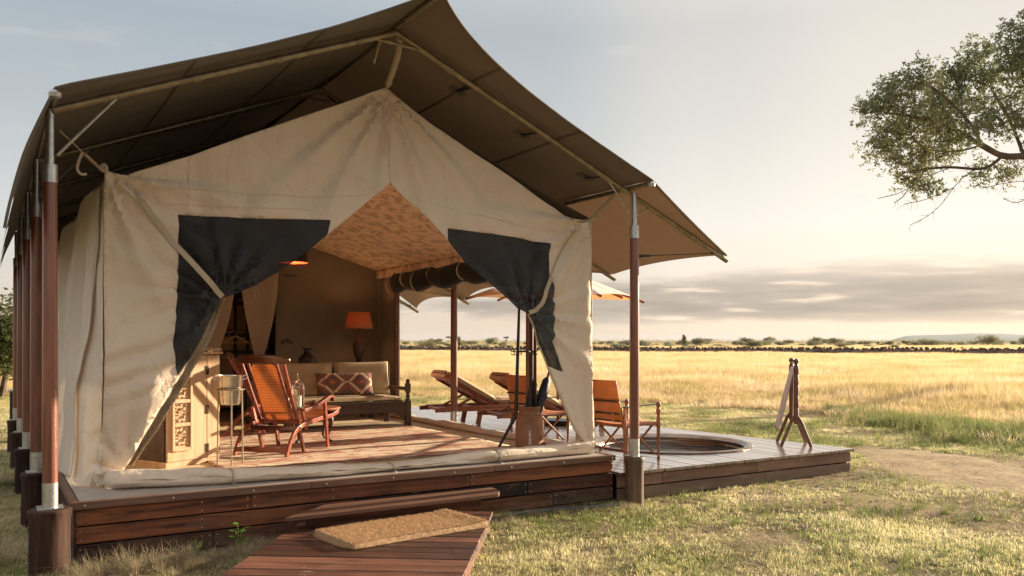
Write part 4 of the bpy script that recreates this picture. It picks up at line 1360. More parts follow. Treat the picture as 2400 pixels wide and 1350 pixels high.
# ---- ice bucket on its stand
st2 = thing('bucket_stand', 'slim brass stand on three straight legs holding the steel ice bucket', 'stand', (1.985, 8.36, FZ + .01))
g = MB(); ring = [(0.125 * math.cos(2 * math.pi * k / 24), .125 * math.sin(2 * math.pi * k / 24), .73) for k in range(25)]
g.tube(ring, .007, 6, cap=False); g.build('top_ring', M['bronze_pipe'], st2, smooth=True)
for k in range(3):
    a = R(20 + 120 * k)
    MB().tube([(.125 * math.cos(a), .125 * math.sin(a), .73), (.135 * math.cos(a), .135 * math.sin(a), 0)], .0075, 8).build('leg', M['bronze_pipe'], st2, smooth=True)
bk = thing('ice_bucket', 'tapered steel ice bucket with side handle resting in the brass stand', 'bucket', (1.985, 8.36, FZ + .01))
MB().lathe([(.001, .585), (.085, .585), (.092, .60), (.118, .86), (.122, .865), (.116, .866), (.088, .61), (.001, .60)], seg=32, cap=False).build('body', M['silver'], bk, smooth=True)
MB().tube(spline([(.118, 0, .85), (.15, 0, .865), (.155, 0, .835), (.115, 0, .82)], 5), .006, 8).build('handle', M['silver'], bk, smooth=True)
MB().tube(spline([(-.118, 0, .85), (-.15, 0, .865), (-.155, 0, .835), (-.115, 0, .82)], 5), .006, 8).build('handle', M['silver'], bk, smooth=True)

# ---- round coffee table with cabriole legs, lantern on top
ct = thing('coffee_table', 'round polished wooden table with curved legs in front of the sofa', 'table', (3.28, 9.88, FZ + .02))
MB().lathe([(.001, .36), (.30, .362), (.335, .372), (.345, .385), (.335, .40), (.31, .402), (.001, .402)], seg=48, cap=False).build('tabletop', M['teak'], ct, smooth=True)
MB().lathe([(.25, .29), (.26, .30), (.26, .362)], seg=32).build('apron', M['mahog'], ct, smooth=True)
for k in range(4):
    a = R(35 + 90 * k); c, s = math.cos(a), math.sin(a)
    pts = spline([(c * .22, s * .22, .34), (c * .285, s * .285, .27), (c * .255, s * .255, .14), (c * .235, s * .235, .05), (c * .285, s * .285, .008)], 5)
    MB().tube(pts, [.030] * 4 + [.026] * 5 + [.018] * 6 + [.014] * 4 + [.018, .020], 10).build('leg', M['darkwood'], ct, smooth=True)
lan = on_z(697, 948, 0)   # only the bearing is used
lp = at(697, 948, 9.86)
ln = thing('glass_lantern', 'tall silver lantern with domed glass top and white candle on the round table', 'lantern', (lp.x, lp.y, FZ + .422), R(20))
MB().lathe([(.085, 0), (.088, .012), (.075, .022)], seg=8).build('base', M['silver'], ln)
fr_ = MB()
for k in range(8):
    a = 2 * math.pi * (k + .5) / 8; fr_.tube([(.078 * math.cos(a), .078 * math.sin(a), .02), (.078 * math.cos(a), .078 * math.sin(a), .235)], .0045, 6)
fr_.tube([(.080 * math.cos(2 * math.pi * k / 24), .080 * math.sin(2 * math.pi * k / 24), .238) for k in range(25)], .006, 6)
for k in range(8):
    a = 2 * math.pi * (k + .5) / 8
    fr_.tube([(.078 * math.cos(t) * math.cos(a), .078 * math.cos(t) * math.sin(a), .24 + .085 * math.sin(t)) for t in np.linspace(0, 1.45, 7)], .0035, 6)
fr_.build('frame', M['silver'], ln, smooth=True)
MB().lathe([(.075, .022), (.075, .238), (.072, .255), (.06, .285), (.035, .313), (.02, .322)], seg=24, cap=False).build('glass', M['glass'], ln, smooth=True)
MB().lathe([(.024, .318), (.026, .328), (.014, .338), (.022, .352), (.010, .366), (.015, .376), (.004, .39), (.002, .41)], seg=12).build('finial', M['silver'], ln, smooth=True)
cd = thing('candle', 'white pillar candle standing inside the silver lantern', 'candle', (lp.x, lp.y, FZ + .445))
MB().lathe([(.001, 0), (.034, 0), (.035, .125), (.030, .13), (.001, .122)], seg=20, cap=False).build('wax', M['white'], cd, smooth=True)
MB().tube([(0, 0, .12), (.002, 0, .142)], .002, 5).build('wick', M['black'], cd)

# ---- sofa bench
sofa = thing('sofa_bench', 'carved dark wood sofa bench with khaki seat and back cushions', 'sofa', (4.2, 11.45, FZ + .004))
SW = .86
def turned_post(x, y, h, parent, mat='darkwood', base=.36):
    mb = MB(); mb.box((x, y, base / 2), (.075, .075, base))
    mb.lathe([(.030, base), (.034, base + .02), (.022, base + .03), (.032, base + .05), (.026, base + .085), (.022, base + .10), (.034, base + .11), (.030, base + .125)], (x, y, 0), 14)
    mb.box((x, y, base + .185), (.065, .065, .12))
    mb.lathe([(.02, base + .245), (.030, base + .26), (.030, base + .285), (.018, base + .30), (.001, base + .305)], (x, y, 0), 14)
    return mb.build('post', M[mat], parent, smooth=True, bevel=.003)
for x in (-SW, SW):
    turned_post(x, -.42, .6, sofa)
    MB().box((x, .33, .43), (.07, .06, .86)).build('post', M['darkwood'], sofa, bevel=.006)
    MB().box((x, -.05, .525), (.055, .72, .05)).build('armrest', M['darkwood'], sofa, bevel=.01)
    MB().box((x, -.05, .27), (.045, .70, .13)).build('side_rail', M['darkwood'], sofa, bevel=.006)
MB().box((0, -.425, .27), (SW * 2 - .07, .05, .15)).build('front_rail', M['darkwood'], sofa, bevel=.008)
MB().box((0, -.452, .30), (SW * 2 - .10, .012, .035)).build('moulding', M['darkwood'], sofa, bevel=.005)
for s in (-1, 1):
    poly = [(0, 0), (.16, 0), (.13, -.03), (.09, -.035), (.07, -.07), (.035, -.085), (0, -.13)]
    mb = MB().prism([(s * x_, z_) if s > 0 else (s * x_, z_) for x_, z_ in poly], -.015, .015)
    o = mb.build('corner_bracket', M['darkwood'], sofa)
    o.matrix_basis = Matrix.Translation((-s * (SW - .037), -.425, .195)) @ Matrix.Rotation(R(90), 4, 'X')
MB().box((0, -.05, .30), (SW * 2 - .08, .70, .03)).build('seat_board', M['darkwood'], sofa)
MB().box((0, .34, .60), (SW * 2, .035, .45)).build('back_board', M['darkwood'], sofa, bevel=.004)
MB().pillow((0, -.07, .37), SW * 2 - .10, .70, .12, n=24, p=14).build('seat_cushion', M['cushion'], sofa, smooth=True)
for x in (-.425, .425):
    Mx = Matrix.Rotation(R(80), 3, 'X')
    MB().pillow((x, .21, .655), .84, .50, .17, Mx, n=20, p=9).build('back_cushion', M['cushion'], sofa, smooth=True)
# kilim cushion
kc = thing('kilim_cushion', 'long kilim cushion with stepped red and black diamonds on the sofa', 'cushion', (0, 0, 0))
m, nt, b = new_mat('kilim_diamonds')
v = coords(nt, 'Object')
sp_ = N(nt, 'ShaderNodeSeparateXYZ'); nt.links.new(v, sp_.inputs[0])
q = 46.0
def quant(x): return math_n(nt, 'DIVIDE', math_n(nt, 'FLOOR', math_n(nt, 'MULTIPLY', x, q)), q)
xx = math_n(nt, 'PINGPONG', math_n(nt, 'ADD', quant(sp_.outputs['X']), .8 + .0), .20)
yy = math_n(nt, 'ABSOLUTE', quant(sp_.outputs['Y']))
# xx runs 0 (between diamonds) .. .2 (diamond centre)
dd = math_n(nt, 'ADD', math_n(nt, 'SUBTRACT', .20, xx), math_n(nt, 'MULTIPLY', yy, 1.15))
col = ramp_n(nt, math_n(nt, 'MULTIPLY', dd, 3.0), [(0, (.50, .30, .12)), (.07, (.28, .035, .025)), (.22, (.035, .04, .035)), (.38, (.30, .045, .03)), (.47, (.72, .58, .40)), (.60, (.10, .05, .03)), (.72, (.25, .04, .03)), (.85, (.04, .03, .03))], 'CONSTANT')
col = mix_n(nt, .25, col, ramp_n(nt, noise_n(nt, v, 60, 4), [(.3, (.2, .1, .06)), (.7, (.5, .4, .3))]))
nt.links.new(col, b.inputs['Base Color']); b.inputs['Roughness'].default_value = .95
nt.links.new(bump_n(nt, noise_n(nt, coords(nt, 'Object', 0, (1, 5, 1)), 60, 2), .6, .004), b.inputs['Normal'])
M['kilim'] = m
kp = on_y(810, 905, 11.33)
kc.location = (kp.x, 11.36, FZ + .60)
kc.rotation_euler = (R(70), 0, R(-6))
MB().pillow((0, 0, 0), .80, .33, .16, n=22, p=5).build('cover', M['kilim'], kc, smooth=True)

# ---- console behind the sofa with lamp and pot
con = thing('console_table', 'dark console table behind the sofa against the tent wall', 'console', (4.15, 12.62, FZ + .004))
MB().box((0, 0, .77), (2.0, .42, .04)).build('tabletop', M['blackwood'], con, bevel=.004)
for x in (-.94, .94):
    for y in (-.17, .17): MB().box((x, y, .375), (.06, .06, .75)).build('leg', M['blackwood'], con)
CT = FZ + .795
lpp = on_y(840, 845, 12.6)
tl = thing('table_lamp', 'turned dark wood table lamp with orange shade, switched on', 'lamp', (lpp.x, 12.58, CT))
MB().lathe([(.001, 0), (.105, 0), (.11, .02), (.095, .035), (.085, .05), (.045, .07), (.038, .10), (.05, .115), (.04, .13), (.055, .16), (.085, .24), (.098, .32), (.09, .38), (.055, .43), (.028, .48), (.024, .56), (.04, .58), (.045, .61), (.03, .63), (.015, .65), (.012, .72), (.001, .72)], seg=28, cap=False).build('base', M['darkwood'], tl, smooth=True)
m, nt, b = new_mat('lit_orange_lampshade')
b.inputs['Base Color'].default_value = (.52, .21, .09, 1); b.inputs['Roughness'].default_value = .9
two_sided(nt, b, (.65, .25, .08), .25)
M['shade'] = m
MB().lathe([(.215, .605), (.205, .66), (.165, .86)], seg=40, cap=False).build('lamp_shade', M['shade'], tl, smooth=True, solid=.003)
MB().lathe([(.001, .665), (.02, .67), (.03, .70), (.02, .73), (.001, .74)], seg=12, cap=False).build('bulb', emit_mat('warm_bulb', (1, .55, .25), 3), tl, smooth=True)
ld = bpy.data.lights.new('table_lamp_light', 'POINT'); ld.energy = 1.5; ld.color = (1, .50, .20); ld.shadow_soft_size = .05
lo = bpy.data.objects.new('table_lamp_light', ld); COL.objects.link(lo); lo.location = (lpp.x, 12.58, CT + .76)
pp_ = on_y(720, 845, 12.5)
pot = thing('clay_pot', 'squat dark ribbed pot with wide lip on the console behind the sofa', 'pot', (pp_.x, 12.5, CT))
MB().lathe([(.001, 0), (.09, 0), (.115, .03), (.135, .07), (.14, .11), (.13, .14), (.122, .143), (.12, .15), (.09, .18), (.055, .20), (.045, .225), (.05, .25), (.085, .27), (.088, .278), (.05, .272), (.001, .26)], seg=32, cap=False).build('body', M['blackwood'], pot, smooth=True)
pot.scale = (.95, .95, 1.1)
for k, zz in enumerate((.045, .085, .125)):
    MB().lathe([(.0, zz - .004), (.142 - abs(k - 1.6) * .008, zz - .005), (.146 - abs(k - 1.6) * .008, zz), (.142 - abs(k - 1.6) * .008, zz + .005)], seg=32, cap=False).build('rib', M['darkwood'], pot, smooth=True)

# ---- pendant lamp
pn = at(688, 605, 10.1)
pen = thing('pendant_lamp', 'dark drum pendant lamp with glowing copper red inside hanging from the ceiling', 'pendant lamp', (pn.x, pn.y, 2.57))
M['pend_out'] = plain('dark_pendant_metal', (.05, .035, .025), (.07, .05, .035), 10, .3, metal=.8, bump=.05)
M['pend_in'] = plain('red_copper_inside', (.85, .16, .06), (.8, .13, .05), 6, .55, metal=0, bump=.1, bscale=14)
MB().lathe([(.168, 0), (.170, .01), (.160, .19), (.155, .20), (.03, .205), (.02, .24)], seg=40, cap=False).build('drum', M['pend_out'], pen, smooth=True)
MB().lathe([(.166, .001), (.156, .188), (.001, .19)], seg=40, cap=False).build('lining', M['pend_in'], pen, smooth=True)
MB().tube([(0, 0, .23), (0, 0, .95)], .005, 6).build('cord', M['black'], pen)
MB().lathe([(.001, .08), (.025, .09), (.03, .12), (.02, .15), (.001, .16)], seg=12, cap=False).build('bulb', emit_mat('warm_bulb_pendant', (1, .5, .22), 5), pen, smooth=True)
ld = bpy.data.lights.new('pendant_light', 'POINT'); ld.energy = 2; ld.color = (1, .45, .2); ld.shadow_soft_size = .03
lo = bpy.data.objects.new('pendant_light', ld); COL.objects.link(lo); lo.location = (pn.x, pn.y, 2.57 + .05)

# ---- curtains gathered at the doorway in the partition
def curtain(label, xt0, xt1, xk, zk, xb0, xb1, y=12.98, side=1):
    t = thing('curtain', label, 'curtain', ((xt0 + xt1) / 2, y, 2.72), 0, 'tied curtains in the partition doorway')
    nf = 13
    def fn(u, v):
        # v 0 top .. 1 bottom ; knot at vk
        vk = (2.72 - zk) / (2.72 - FZ - .03)
        if v < vk:
            s = (v / vk) ** 1.5
            x0 = xt0 + (xk - .05 - xt0) * s; x1 = xt1 + (xk + .05 - xt1) * (v / vk) ** 1.9
        else:
            s = (v - vk) / (1 - vk)
            x0 = xk - .05 + (xb0 - xk + .05) * sstep(0, .5, s); x1 = xk + .05 + (xb1 - xk - .05) * sstep(0, .5, s)
        wdt = x1 - x0
        a = u * nf * 2 * math.pi + .8 * math.sin(u * 9)
        return Vector((x0 + wdt * u, y + .032 * math.sin(a) * min(1, .35 + wdt), 2.72 - v * (2.72 - FZ - .03)))
    W(MB().grid(fn, 160, 40), 'drape', M['curtain'], t, smooth=True)
    ring = [(xk + .06 * math.cos(2 * math.pi * k / 16), y + .05 * math.sin(2 * math.pi * k / 16), zk) for k in range(17)]
    W(MB().strip(ring, .02, .05, (0, 0, 1)), 'tie_band', M['curtain'], t)
    hd = [(xt0 + (xt1 - xt0) * k / 20, y, 2.725 + .006 * math.sin(k * 2)) for k in range(21)]
    W(MB().tube(hd, .02, 8), 'heading', M['curtain'], t, smooth=True)
    return t
def xat(px, y): 
    return on_y(px, 800, y).x
curtain('peach curtain drawn to the right of the partition doorway and tied low', xat(562, 12.98), xat(652, 12.98), xat(607, 12.98), 1.36, xat(585, 12.98), xat(640, 12.98))
curtain('peach curtain on the left of the partition doorway behind the door flap', xat(455, 12.98), xat(552, 12.98), xat(492, 12.98), 1.30, xat(470, 12.98), xat(515, 12.98))

# ---- trunk wardrobe and hanger behind the curtains
ww = thing('trunk_wardrobe', 'tall tan wardrobe bound with dark iron straps behind the curtains', 'wardrobe', (xat(560, 14.5), 14.6, FZ + .004))
M['tan'] = plain('tan_hide', (.36, .20, .09), (.28, .15, .065), 8, .6, bump=.2)
MB().box((0, 0, .95), (1.0, .5, 1.9)).build('body', M['tan'], ww, bevel=.01)
for x in (-.47, -.10, .10, .47): MB().box((x, -.255, .95), (.055, .02, 1.9)).build('strap', M['iron'], ww)
for z in (.08, .62, 1.02, 1.30, 1.82): MB().box((0, -.262, z), (1.0, .02, .055)).build('strap', M['iron'], ww)
rv = MB()
for z in (.62, 1.02, 1.30):
    for x in (-.30, -.2, 0, .2, .30): rv.lathe([(.014, 0), (.012, .008), (.001, .012)], (0, 0, 0), 8); pts = rv.v[-24:]; rv.v[-24:] = [(x + p[0], -.272 - p[2], z + p[1]) for p in pts]
rv.build('rivets', M['brass'], ww, kind='stuff')
hx = xat(553, 13.6)
hg = thing('coat_hanger', 'pale wooden coat hanger hanging between the curtains', 'hanger', (hx, 13.6, 1.62))
MB().strip(spline([(-.20, 0, -.0), (-.12, 0, .035), (-.04, 0, .085), (0, 0, .095), (.04, 0, .085), (.12, 0, .035), (.20, 0, 0)], 4), .018, .022, (0, 0, 1)).build('shoulders', M['pine'], hg, smooth=True)
MB().tube([(-.19, 0, .0), (.19, 0, .0)], .007, 8).build('bar', M['pine'], hg, smooth=True)
MB().tube(spline([(0, 0, .095), (0, 0, .14), (.03, 0, .17), (.0, 0, .205), (-.03, 0, .175)], 5), .003, 6).build('hook', M['steel'], hg, smooth=True)
rl = thing('clothes_rail', 'thin dark clothes rail carrying the wooden hanger behind the curtains', 'rail', (hx, 13.6, FZ + .004))
MB().tube([(-.55, 0, 1.376), (.35, 0, 1.376)], .012, 8).build('bar', M['iron'], rl, smooth=True)
for x in (-.55, .35): MB().tube([(x, 0, 0), (x, 0, 1.385)], .012, 8).build('upright', M['iron'], rl, smooth=True)
# brass wall lamp glow between curtains
bw = thing('brass_sconce', 'small brass dome fixed to the wardrobe side right of the hanger', 'sconce', (xat(585, 14.3), 14.3, 1.36))
MB().lathe([(.001, .05), (.04, .04), (.06, .0), (.065, -.03), (.06, -.035), (.001, -.03)], seg=20, cap=False).build('dome', M['brass'], bw, smooth=True)
MB().tube([(0, 0, .04), (0, .06, .05)], .01, 8).build('bracket', M['brass'], bw)

# ---- terracotta crock with umbrellas
cp = on_z(1243, 1050, FZ)
cr_ = thing('terracotta_crock', 'tall weathered terracotta crock with a pale paint drip by the right flap', 'crock', (cp.x, cp.y + .02, FZ + .014))
MB().lathe([(.001, 0), (.150, 0), (.157, .02), (.160, .15), (.155, .28), (.143, .33), (.148, .335), (.146, .345), (.125, .375), (.118, .385), (.112, .42), (.122, .43), (.130, .445), (.124, .455), (.105, .45), (.10, .40), (.12, .33), (.14, .05), (.001, .03)], seg=40, cap=False).build('body', M['terra'], cr_, smooth=True)
for z, r in ((.415, .122), (.36, .140)):
    MB().lathe([(r - .012, z - .008), (r, z - .006), (r + .003, z), (r, z + .006), (r - .012, z + .008)], seg=40, cap=False).build('ridge', M['terra'], cr_, smooth=True)
drip = []
M['paint'] = plain('chalky_drip', (.66, .60, .54), (.5, .4, .33), 30, .8)
vw = (C0 - cr_.location); a0 = math.atan2(vw.y, vw.x) + .04
def dfn(u, v):
    wv = .016 * (1 - .5 * v) + .004 * math.sin(v * 20)
    a = a0 + (u - .5) * 2 * wv / .16; z = .04 + .16 * v; r = .1615
    return Vector((r * math.cos(a), r * math.sin(a), z))
MB().grid(dfn, 6, 14).build('paint_drip', M['paint'], cr_, smooth=True)
um = thing('folded_umbrella', 'dark navy folded umbrella leaning in the terracotta crock', 'umbrella', (cp.x, cp.y, FZ + .03), 0, 'folded umbrellas in the crock')
a = Vector((-.03, 0, .02)); e = Vector((.29, .04, .84))
def umb(a, e, par):
    pts = [a.lerp(e, t) for t in (0, .1, .3, .5, .7, .86, .90)]
    MB().tube(pts, [.010, .026, .042, .052, .056, .046, .018], 10).build('canopy', M['navy'], par, smooth=True)
    MB().tube([a.lerp(e, .88), e + (e - a) * .04], .014, 8).build('handle', M['black'], par, smooth=True)
    p = a.lerp(e, .62); d = (e - a).normalized()
    MB().tube([p, p + d * .02], .060, 10).build('strap', M['black'], par, smooth=True)
umb(a, e, um)
um2 = thing('folded_umbrella', 'black folded umbrella with strap, leaning behind the navy one in the crock', 'umbrella', (cp.x, cp.y, FZ + .03), 0, 'folded umbrellas in the crock')
umb(Vector((-.06, .05, .02)), Vector((.13, .10, .80)), um2)
# ---- tripod coat stand
cs_ = on_z(1232, 1030, FZ)
cst = thing('coat_stand', 'dark wooden tripod coat stand with small metal hooks behind the crock', 'coat stand', (cs_.x + .02, cs_.y + .05, FZ + .01))
cx, cy = cst.location.x, cst.location.y
legs = [((1168, 1050), (1218, 700)), ((1266, 1040), (1254, 700)), ((1215, 990), (1244, 690))]
for (f_, t_), dd_ in zip(legs, (0, 0, .35)):
    fpt = on_z(f_[0], f_[1], FZ + .01); dq = Vector((fpt.x, fpt.y, 0)) - C0; dp_ = dq.dot(FW)
    mid = at(t_[0] if t_[0] != 1218 else 1209, 975, 9.62); top = at(t_[0], t_[1], 9.62)
    L = Vector((cx, cy, FZ + .01))
    MB().tube([fpt - L, mid.lerp(fpt, .12) - L, mid - L, top - L], [.014, .021, .022, .017], 12).build('leg', M['blackwood'], cst, smooth=True)
hk = at(1228, 824, 9.6) - Vector((cx, cy, FZ + .01))
g = MB()
for k in range(6):
    a = 2 * math.pi * k / 6 + .2; c, s = math.cos(a), math.sin(a)
    g.tube(spline([hk + Vector((c * .05, s * .05, 0)), hk + Vector((c * .14, s * .14, 0)), hk + Vector((c * .165, s * .165, .03))], 4), .006, 6)
    g.tube(spline([hk + Vector((c * .10, s * .10, 0)), hk + Vector((c * .13, s * .13, -.04)), hk + Vector((c * .155, s * .155, -.02))], 4), .005, 6)
ring = [hk + Vector((.075 * math.cos(2 * math.pi * k / 20), .075 * math.sin(2 * math.pi * k / 20), 0)) for k in range(21)]
g.tube(ring, .009, 8, cap=False)
g.build('hook_ring', M['iron'], cst, smooth=True)

# ================================================================== ON THE DECK
def safari_chair(label, loc, rz):
    """orange leather campaign chair; it faces local +y"""
    t = thing('safari_chair', label, 'chair', loc, rz, 'orange leather safari chairs on the deck')
    w, d = .27, .27
    for s in (-1, 1):
        MB().lathe([(.001, 0), (.017, 0), (.020, .01), (.014, .03), (.018, .20), (.022, .36), (.026, .38), (.026, .44), (.020, .46), (.017, .50), (.027, .54), (.028, .57), (.018, .595), (.024, .61), (.027, .64), (.020, .665), (.001, .67)], (s * w, d, 0), 14, cap=False).build('front_leg', M['teak'], t, smooth=True)
        MB().lathe([(.001, 0), (.015, 0), (.018, .01), (.014, .03), (.019, .30), (.024, .38), (.024, .44), (.018, .47), (.017, .62), (.001, .62)], (s * w, -d, 0), 14, cap=False).build('rear_leg', M['teak'], t, smooth=True)
        MB().bar((s * w, -d - .02, .625), (s * w, d + .015, .642), .042, .012).build('arm_strap', M['blackwood'], t, bevel=.004)
        MB().tube([(s * w, -d, .41), (s * w, d, .41)], .014, 10).build('side_rail', M['teak'], t, smooth=True)
        MB().bar((s * .235, -d + .02, .36), (s * .235, -d - .10, .90), .022, .03, (1, 0, 0)).build('back_post', M['teak'], t, bevel=.005)
        MB().bar((s * w, -.20, .40), (s * w, .20, .06), .022, .022, (1, 0, 0)).build('cross_brace', M['teak'], t, bevel=.004)
        MB().bar((s * (w - .025), .20, .40), (s * (w - .025), -.20, .06), .022, .022, (1, 0, 0)).build('cross_brace', M['teak'], t, bevel=.004)
    for y in (-d, d): MB().tube([(-w, y, .40), (w, y, .40)], .014, 10).build('rail', M['teak'], t, smooth=True)
    MB().grid(lambda u, v: Vector(((u * 2 - 1) * (w - .005), (v * 2 - 1) * (d + .01), .425 - .022 * math.sin(math.pi * u) * (.4 + .6 * math.sin(math.pi * v)))), 14, 14).build('seat', M['leather'], t, smooth=True, solid=.012)
    def back_panel(z0, z1, name):
        def fn(u, v):
            z = z0 + (z1 - z0) * v; y = -d + .02 - .12 * (z - .36) / .54 - .018 * math.sin(math.pi * u)
            return Vector(((u * 2 - 1) * .255, y - .012, z))
        return MB().grid(fn, 14, 8).build(name, M['leather'], t, smooth=True, solid=.012)
    back_panel(.70, .93, 'backrest'); back_panel(.545, .695, 'backrest'); back_panel(.46, .54, 'lumbar_band')
    for z in (.548, .462, .69):
        y = -d + .02 - .12 * (z - .36) / .54 - .045
        MB().bar((-.25, y, z), (.25, y, z), .010, .020).build('strap', M['blackwood'], t)
    MB().box((.17, -d - .09, .548), (.03, .012, .03)).build('buckle', M['brass'], t)
    MB().box((.17, -d - .075, .462), (.03, .012, .03)).build('buckle', M['brass'], t)
    return t
sc1 = safari_chair('orange leather safari chair nearest the right front post, beside the pool', (6.46, 7.92, DZ + .002), R(-86))
copy_tree(sc1, (6.36, 9.62, DZ + .002), R(-84), 'orange leather safari chair half hidden behind the right door flap')

def lounger(label, loc, rz):
    """sun lounger; head end at local -y, faces +y"""
    t = thing('sun_lounger', label, 'sun lounger', loc, rz, 'wooden sun loungers on the deck')
    w = .33
    for s in (-1, 1):
        MB().bar((s * w, -.05, .275), (s * w, 1.95, .275), .035, .085).build('side_rail', M['teak'], t, bevel=.008)
        MB().bar((s * (w - .0), -.16, .265), (s * w, -.04, .272), .035, .07).build('handle', M['teak'], t, bevel=.012)
        for y in (.62, 1.72):
            MB().strip([(s * (w - .035), y + .10, .30), (s * (w - .035), y + .04, .18), (s * (w - .035), y, 0)], .085, .035, (1, 0, 0)).build('leg', M['teak'], t, bevel=.008)
        MB().bar((s * (w - .06), .95, .305), (s * (w - .06), .12, .76), .055, .028, (1, 0, 0)).build('back_frame', M['mahog'], t, bevel=.006)
        MB().bar((s * (w - .09), .62, .48), (s * (w - .09), .15, .27), .038, .026, (1, 0, 0)).build('support_arm', M['teak'], t, bevel=.006)
    for y in (.0, .62, 1.9): MB().bar((-w, y, .27), (w, y, .27), .05, .05).build('cross_rail', M['teak'], t, bevel=.005)
    MB().bar((-w + .08, .16, .275), (w - .08, .16, .275), .03, .03).build('stay_bar', M['teak'], t)
    for k in range(8):
        q = Vector((0, .93, .335)).lerp(Vector((0, .13, .772)), (k + .5) / 8)
        MB().bar(q - Vector((w - .05, 0, 0)), q + Vector((w - .05, 0, 0)), .085, .016, Vector((0, .44, .9))).build('slat', M['teak'], t, bevel=.004)
    for k in range(9):
        y = 1.02 + k * .105
        MB().bar((-w, y, .325), (w, y, .325), .08, .016).build('slat', M['teak'], t, bevel=.004)
    bd_ = Vector((0, -.8, .437)).normalized(); bnn = Vector((0, .437, .8)).normalized()
    Mx = Matrix((Vector((1, 0, 0)), -bd_, bnn)).transposed()
    MB().pillow(Vector((0, .50, .615)) + bnn * .035, .62, .98, .10, Mx, n=16, p=14).build('back_cushion', M['cream'], t, smooth=True)
    MB().pillow((0, 1.46, .385), .62, 1.02, .10, None, n=16, p=14).build('seat_cushion', M['cream'], t, smooth=True)
    # orange canvas sleeve over the head end
    MB().pillow(Vector((0, .10, .80)) + bnn * .022, .645, .17, .125, Mx, n=14, p=14).build('head_cover', M['leather'], t, smooth=True)
    return t
l1 = lounger('wooden sun lounger with raised back, the farther one, behind the deck post', (6.30, 12.62, DZ + .002), R(-93))
copy_tree(l1, (6.60, 11.18, DZ + .002), R(-93), 'wooden sun lounger with raised back, nearer one, next to the coat stand')

# ---- towel stand
tp = on_z(1866, 1048, DZ)
ts = thing('towel_stand', 'dark turned wooden towel rail standing on splayed feet at the deck corner', 'towel stand', (tp.x, tp.y, DZ + .002), -YAW - R(12))
for y in (0, .55):
    MB().lathe([(.028, .30), (.031, .32), (.031, .50), (.029, .505), (.031, .51), (.031, .66), (.029, .665), (.031, .67), (.031, .80), (.029, .805), (.031, .81), (.031, .93), (.026, .94), (.034, .96), (.034, 1.02), (.030, 1.06), (.018, 1.08), (.026, 1.10), (.034, 1.115), (.034, 1.13), (.02, 1.15), (.001, 1.152)], (0, y, 0), 16).build('post', M['trim'], ts, smooth=True)
    for s in (-1, 1):
        MB().strip([(0, y, .42), (s * .06, y, .33), (s * .19, y, 0)], 0.042, .03, (0, 1, 0)).build('foot', M['trim'], ts, bevel=.006)
for z, x in ((1.09, 0), (.92, -.0), (.35, 0)):
    MB().tube([(x, 0, z), (x, .55, z)], .013, 10).build('rail', M['mahog'], ts, smooth=True)
tw = thing('hanging_towel', 'pale pinkish towel draped down the left side of the towel rail', 'towel', (tp.x, tp.y, DZ + 1.0), -YAW - R(12))
def tow(u, v):
    # u along rail, v from the outer hem over the rail to the inner hem
    L = 1.55; s = v * L
    if s < .80: x = -.022 - .19 * ((.80 - s) / .8); z = 0.02 - (.80 - s)
    elif s < .86: a = (s - .80) / .06 * math.pi; x = -.022 * math.cos(a); z = .02 + .02 * math.sin(a)
    else: x = .022 - .015 * (s - .86); z = .02 - (s - .86) * 1.0; x = min(x, .02)
    k = 1 - math.exp(-abs(z - .02) * 3)
    x += (.018 * math.sin(u * 19) * k) * (1 if s < .82 else .2)
    return Vector((x, .06 + .42 * u + .01 * math.sin(z * 7), z + (.0 if s < .8 else -.0)))
MB().grid(tow, 50, 50).build('cloth', M['towel'], tw, smooth=True, solid=.008)

# ---- parasol on the far side of the deck
pc_ = at(1308, 0, 14.2)
pa = thing('parasol', 'square pale canvas parasol with wooden ribs behind the right door flap', 'parasol', (pc_.x, pc_.y, DZ), -YAW - R(25))
M['parasol'] = plain('ecru_parasol_canvas', (.80, .76, .70), (.72, .68, .62), 4, .85, bump=.3, bscale=40, transl=.42, tcol=(.85, .36, .13))
MB().tube([(0, 0, 0), (0, 0, 2.68)], .030, 14).build('mast', M['teak'], pa, smooth=True)
MB().box((0, 0, .04), (.5, .5, .08)).build('base', M['iron'], pa, bevel=.01)
def par(k):
    def fn(u, v):
        a0, a1 = math.pi / 4 + k * math.pi / 2, math.pi / 4 + (k + 1) * math.pi / 2
        Rr = 1.60
        c0, c1 = Vector((math.cos(a0), math.sin(a0), 0)) * Rr, Vector((math.cos(a1), math.sin(a1), 0)) * Rr
        p = c0.lerp(c1, u) * v
        p.z = 2.60 - .52 * v ** 1.1 - .06 * math.sin(math.pi * u) * v * (1 - v) * 2 + .05 * math.sin(math.pi * u) * v ** 4
        return p
    return fn
for k in range(4): MB().grid(par(k), 20, 16).build('canopy_panel', M['parasol'], pa, smooth=True)
for k in range(4):
    a = math.pi / 4 + k * math.pi / 2
    MB().tube([(0, 0, 2.55), (.80 * math.cos(a), .80 * math.sin(a), 2.30), (1.61 * math.cos(a), 1.61 * math.sin(a), 2.055)], .022, 8).build('rib', M['teak'], pa, smooth=True)
    MB().tube([(0, 0, 2.0), (.72 * math.cos(a), .72 * math.sin(a), 2.21)], .016, 8).build('stretcher', M['teak'], pa, smooth=True)
    MB().tube([(0, 0, 2.55), (1.12 * math.cos(a + math.pi / 4), 1.12 * math.sin(a + math.pi / 4), 2.08)], .02, 8).build('rib', M['teak'], pa, smooth=True)

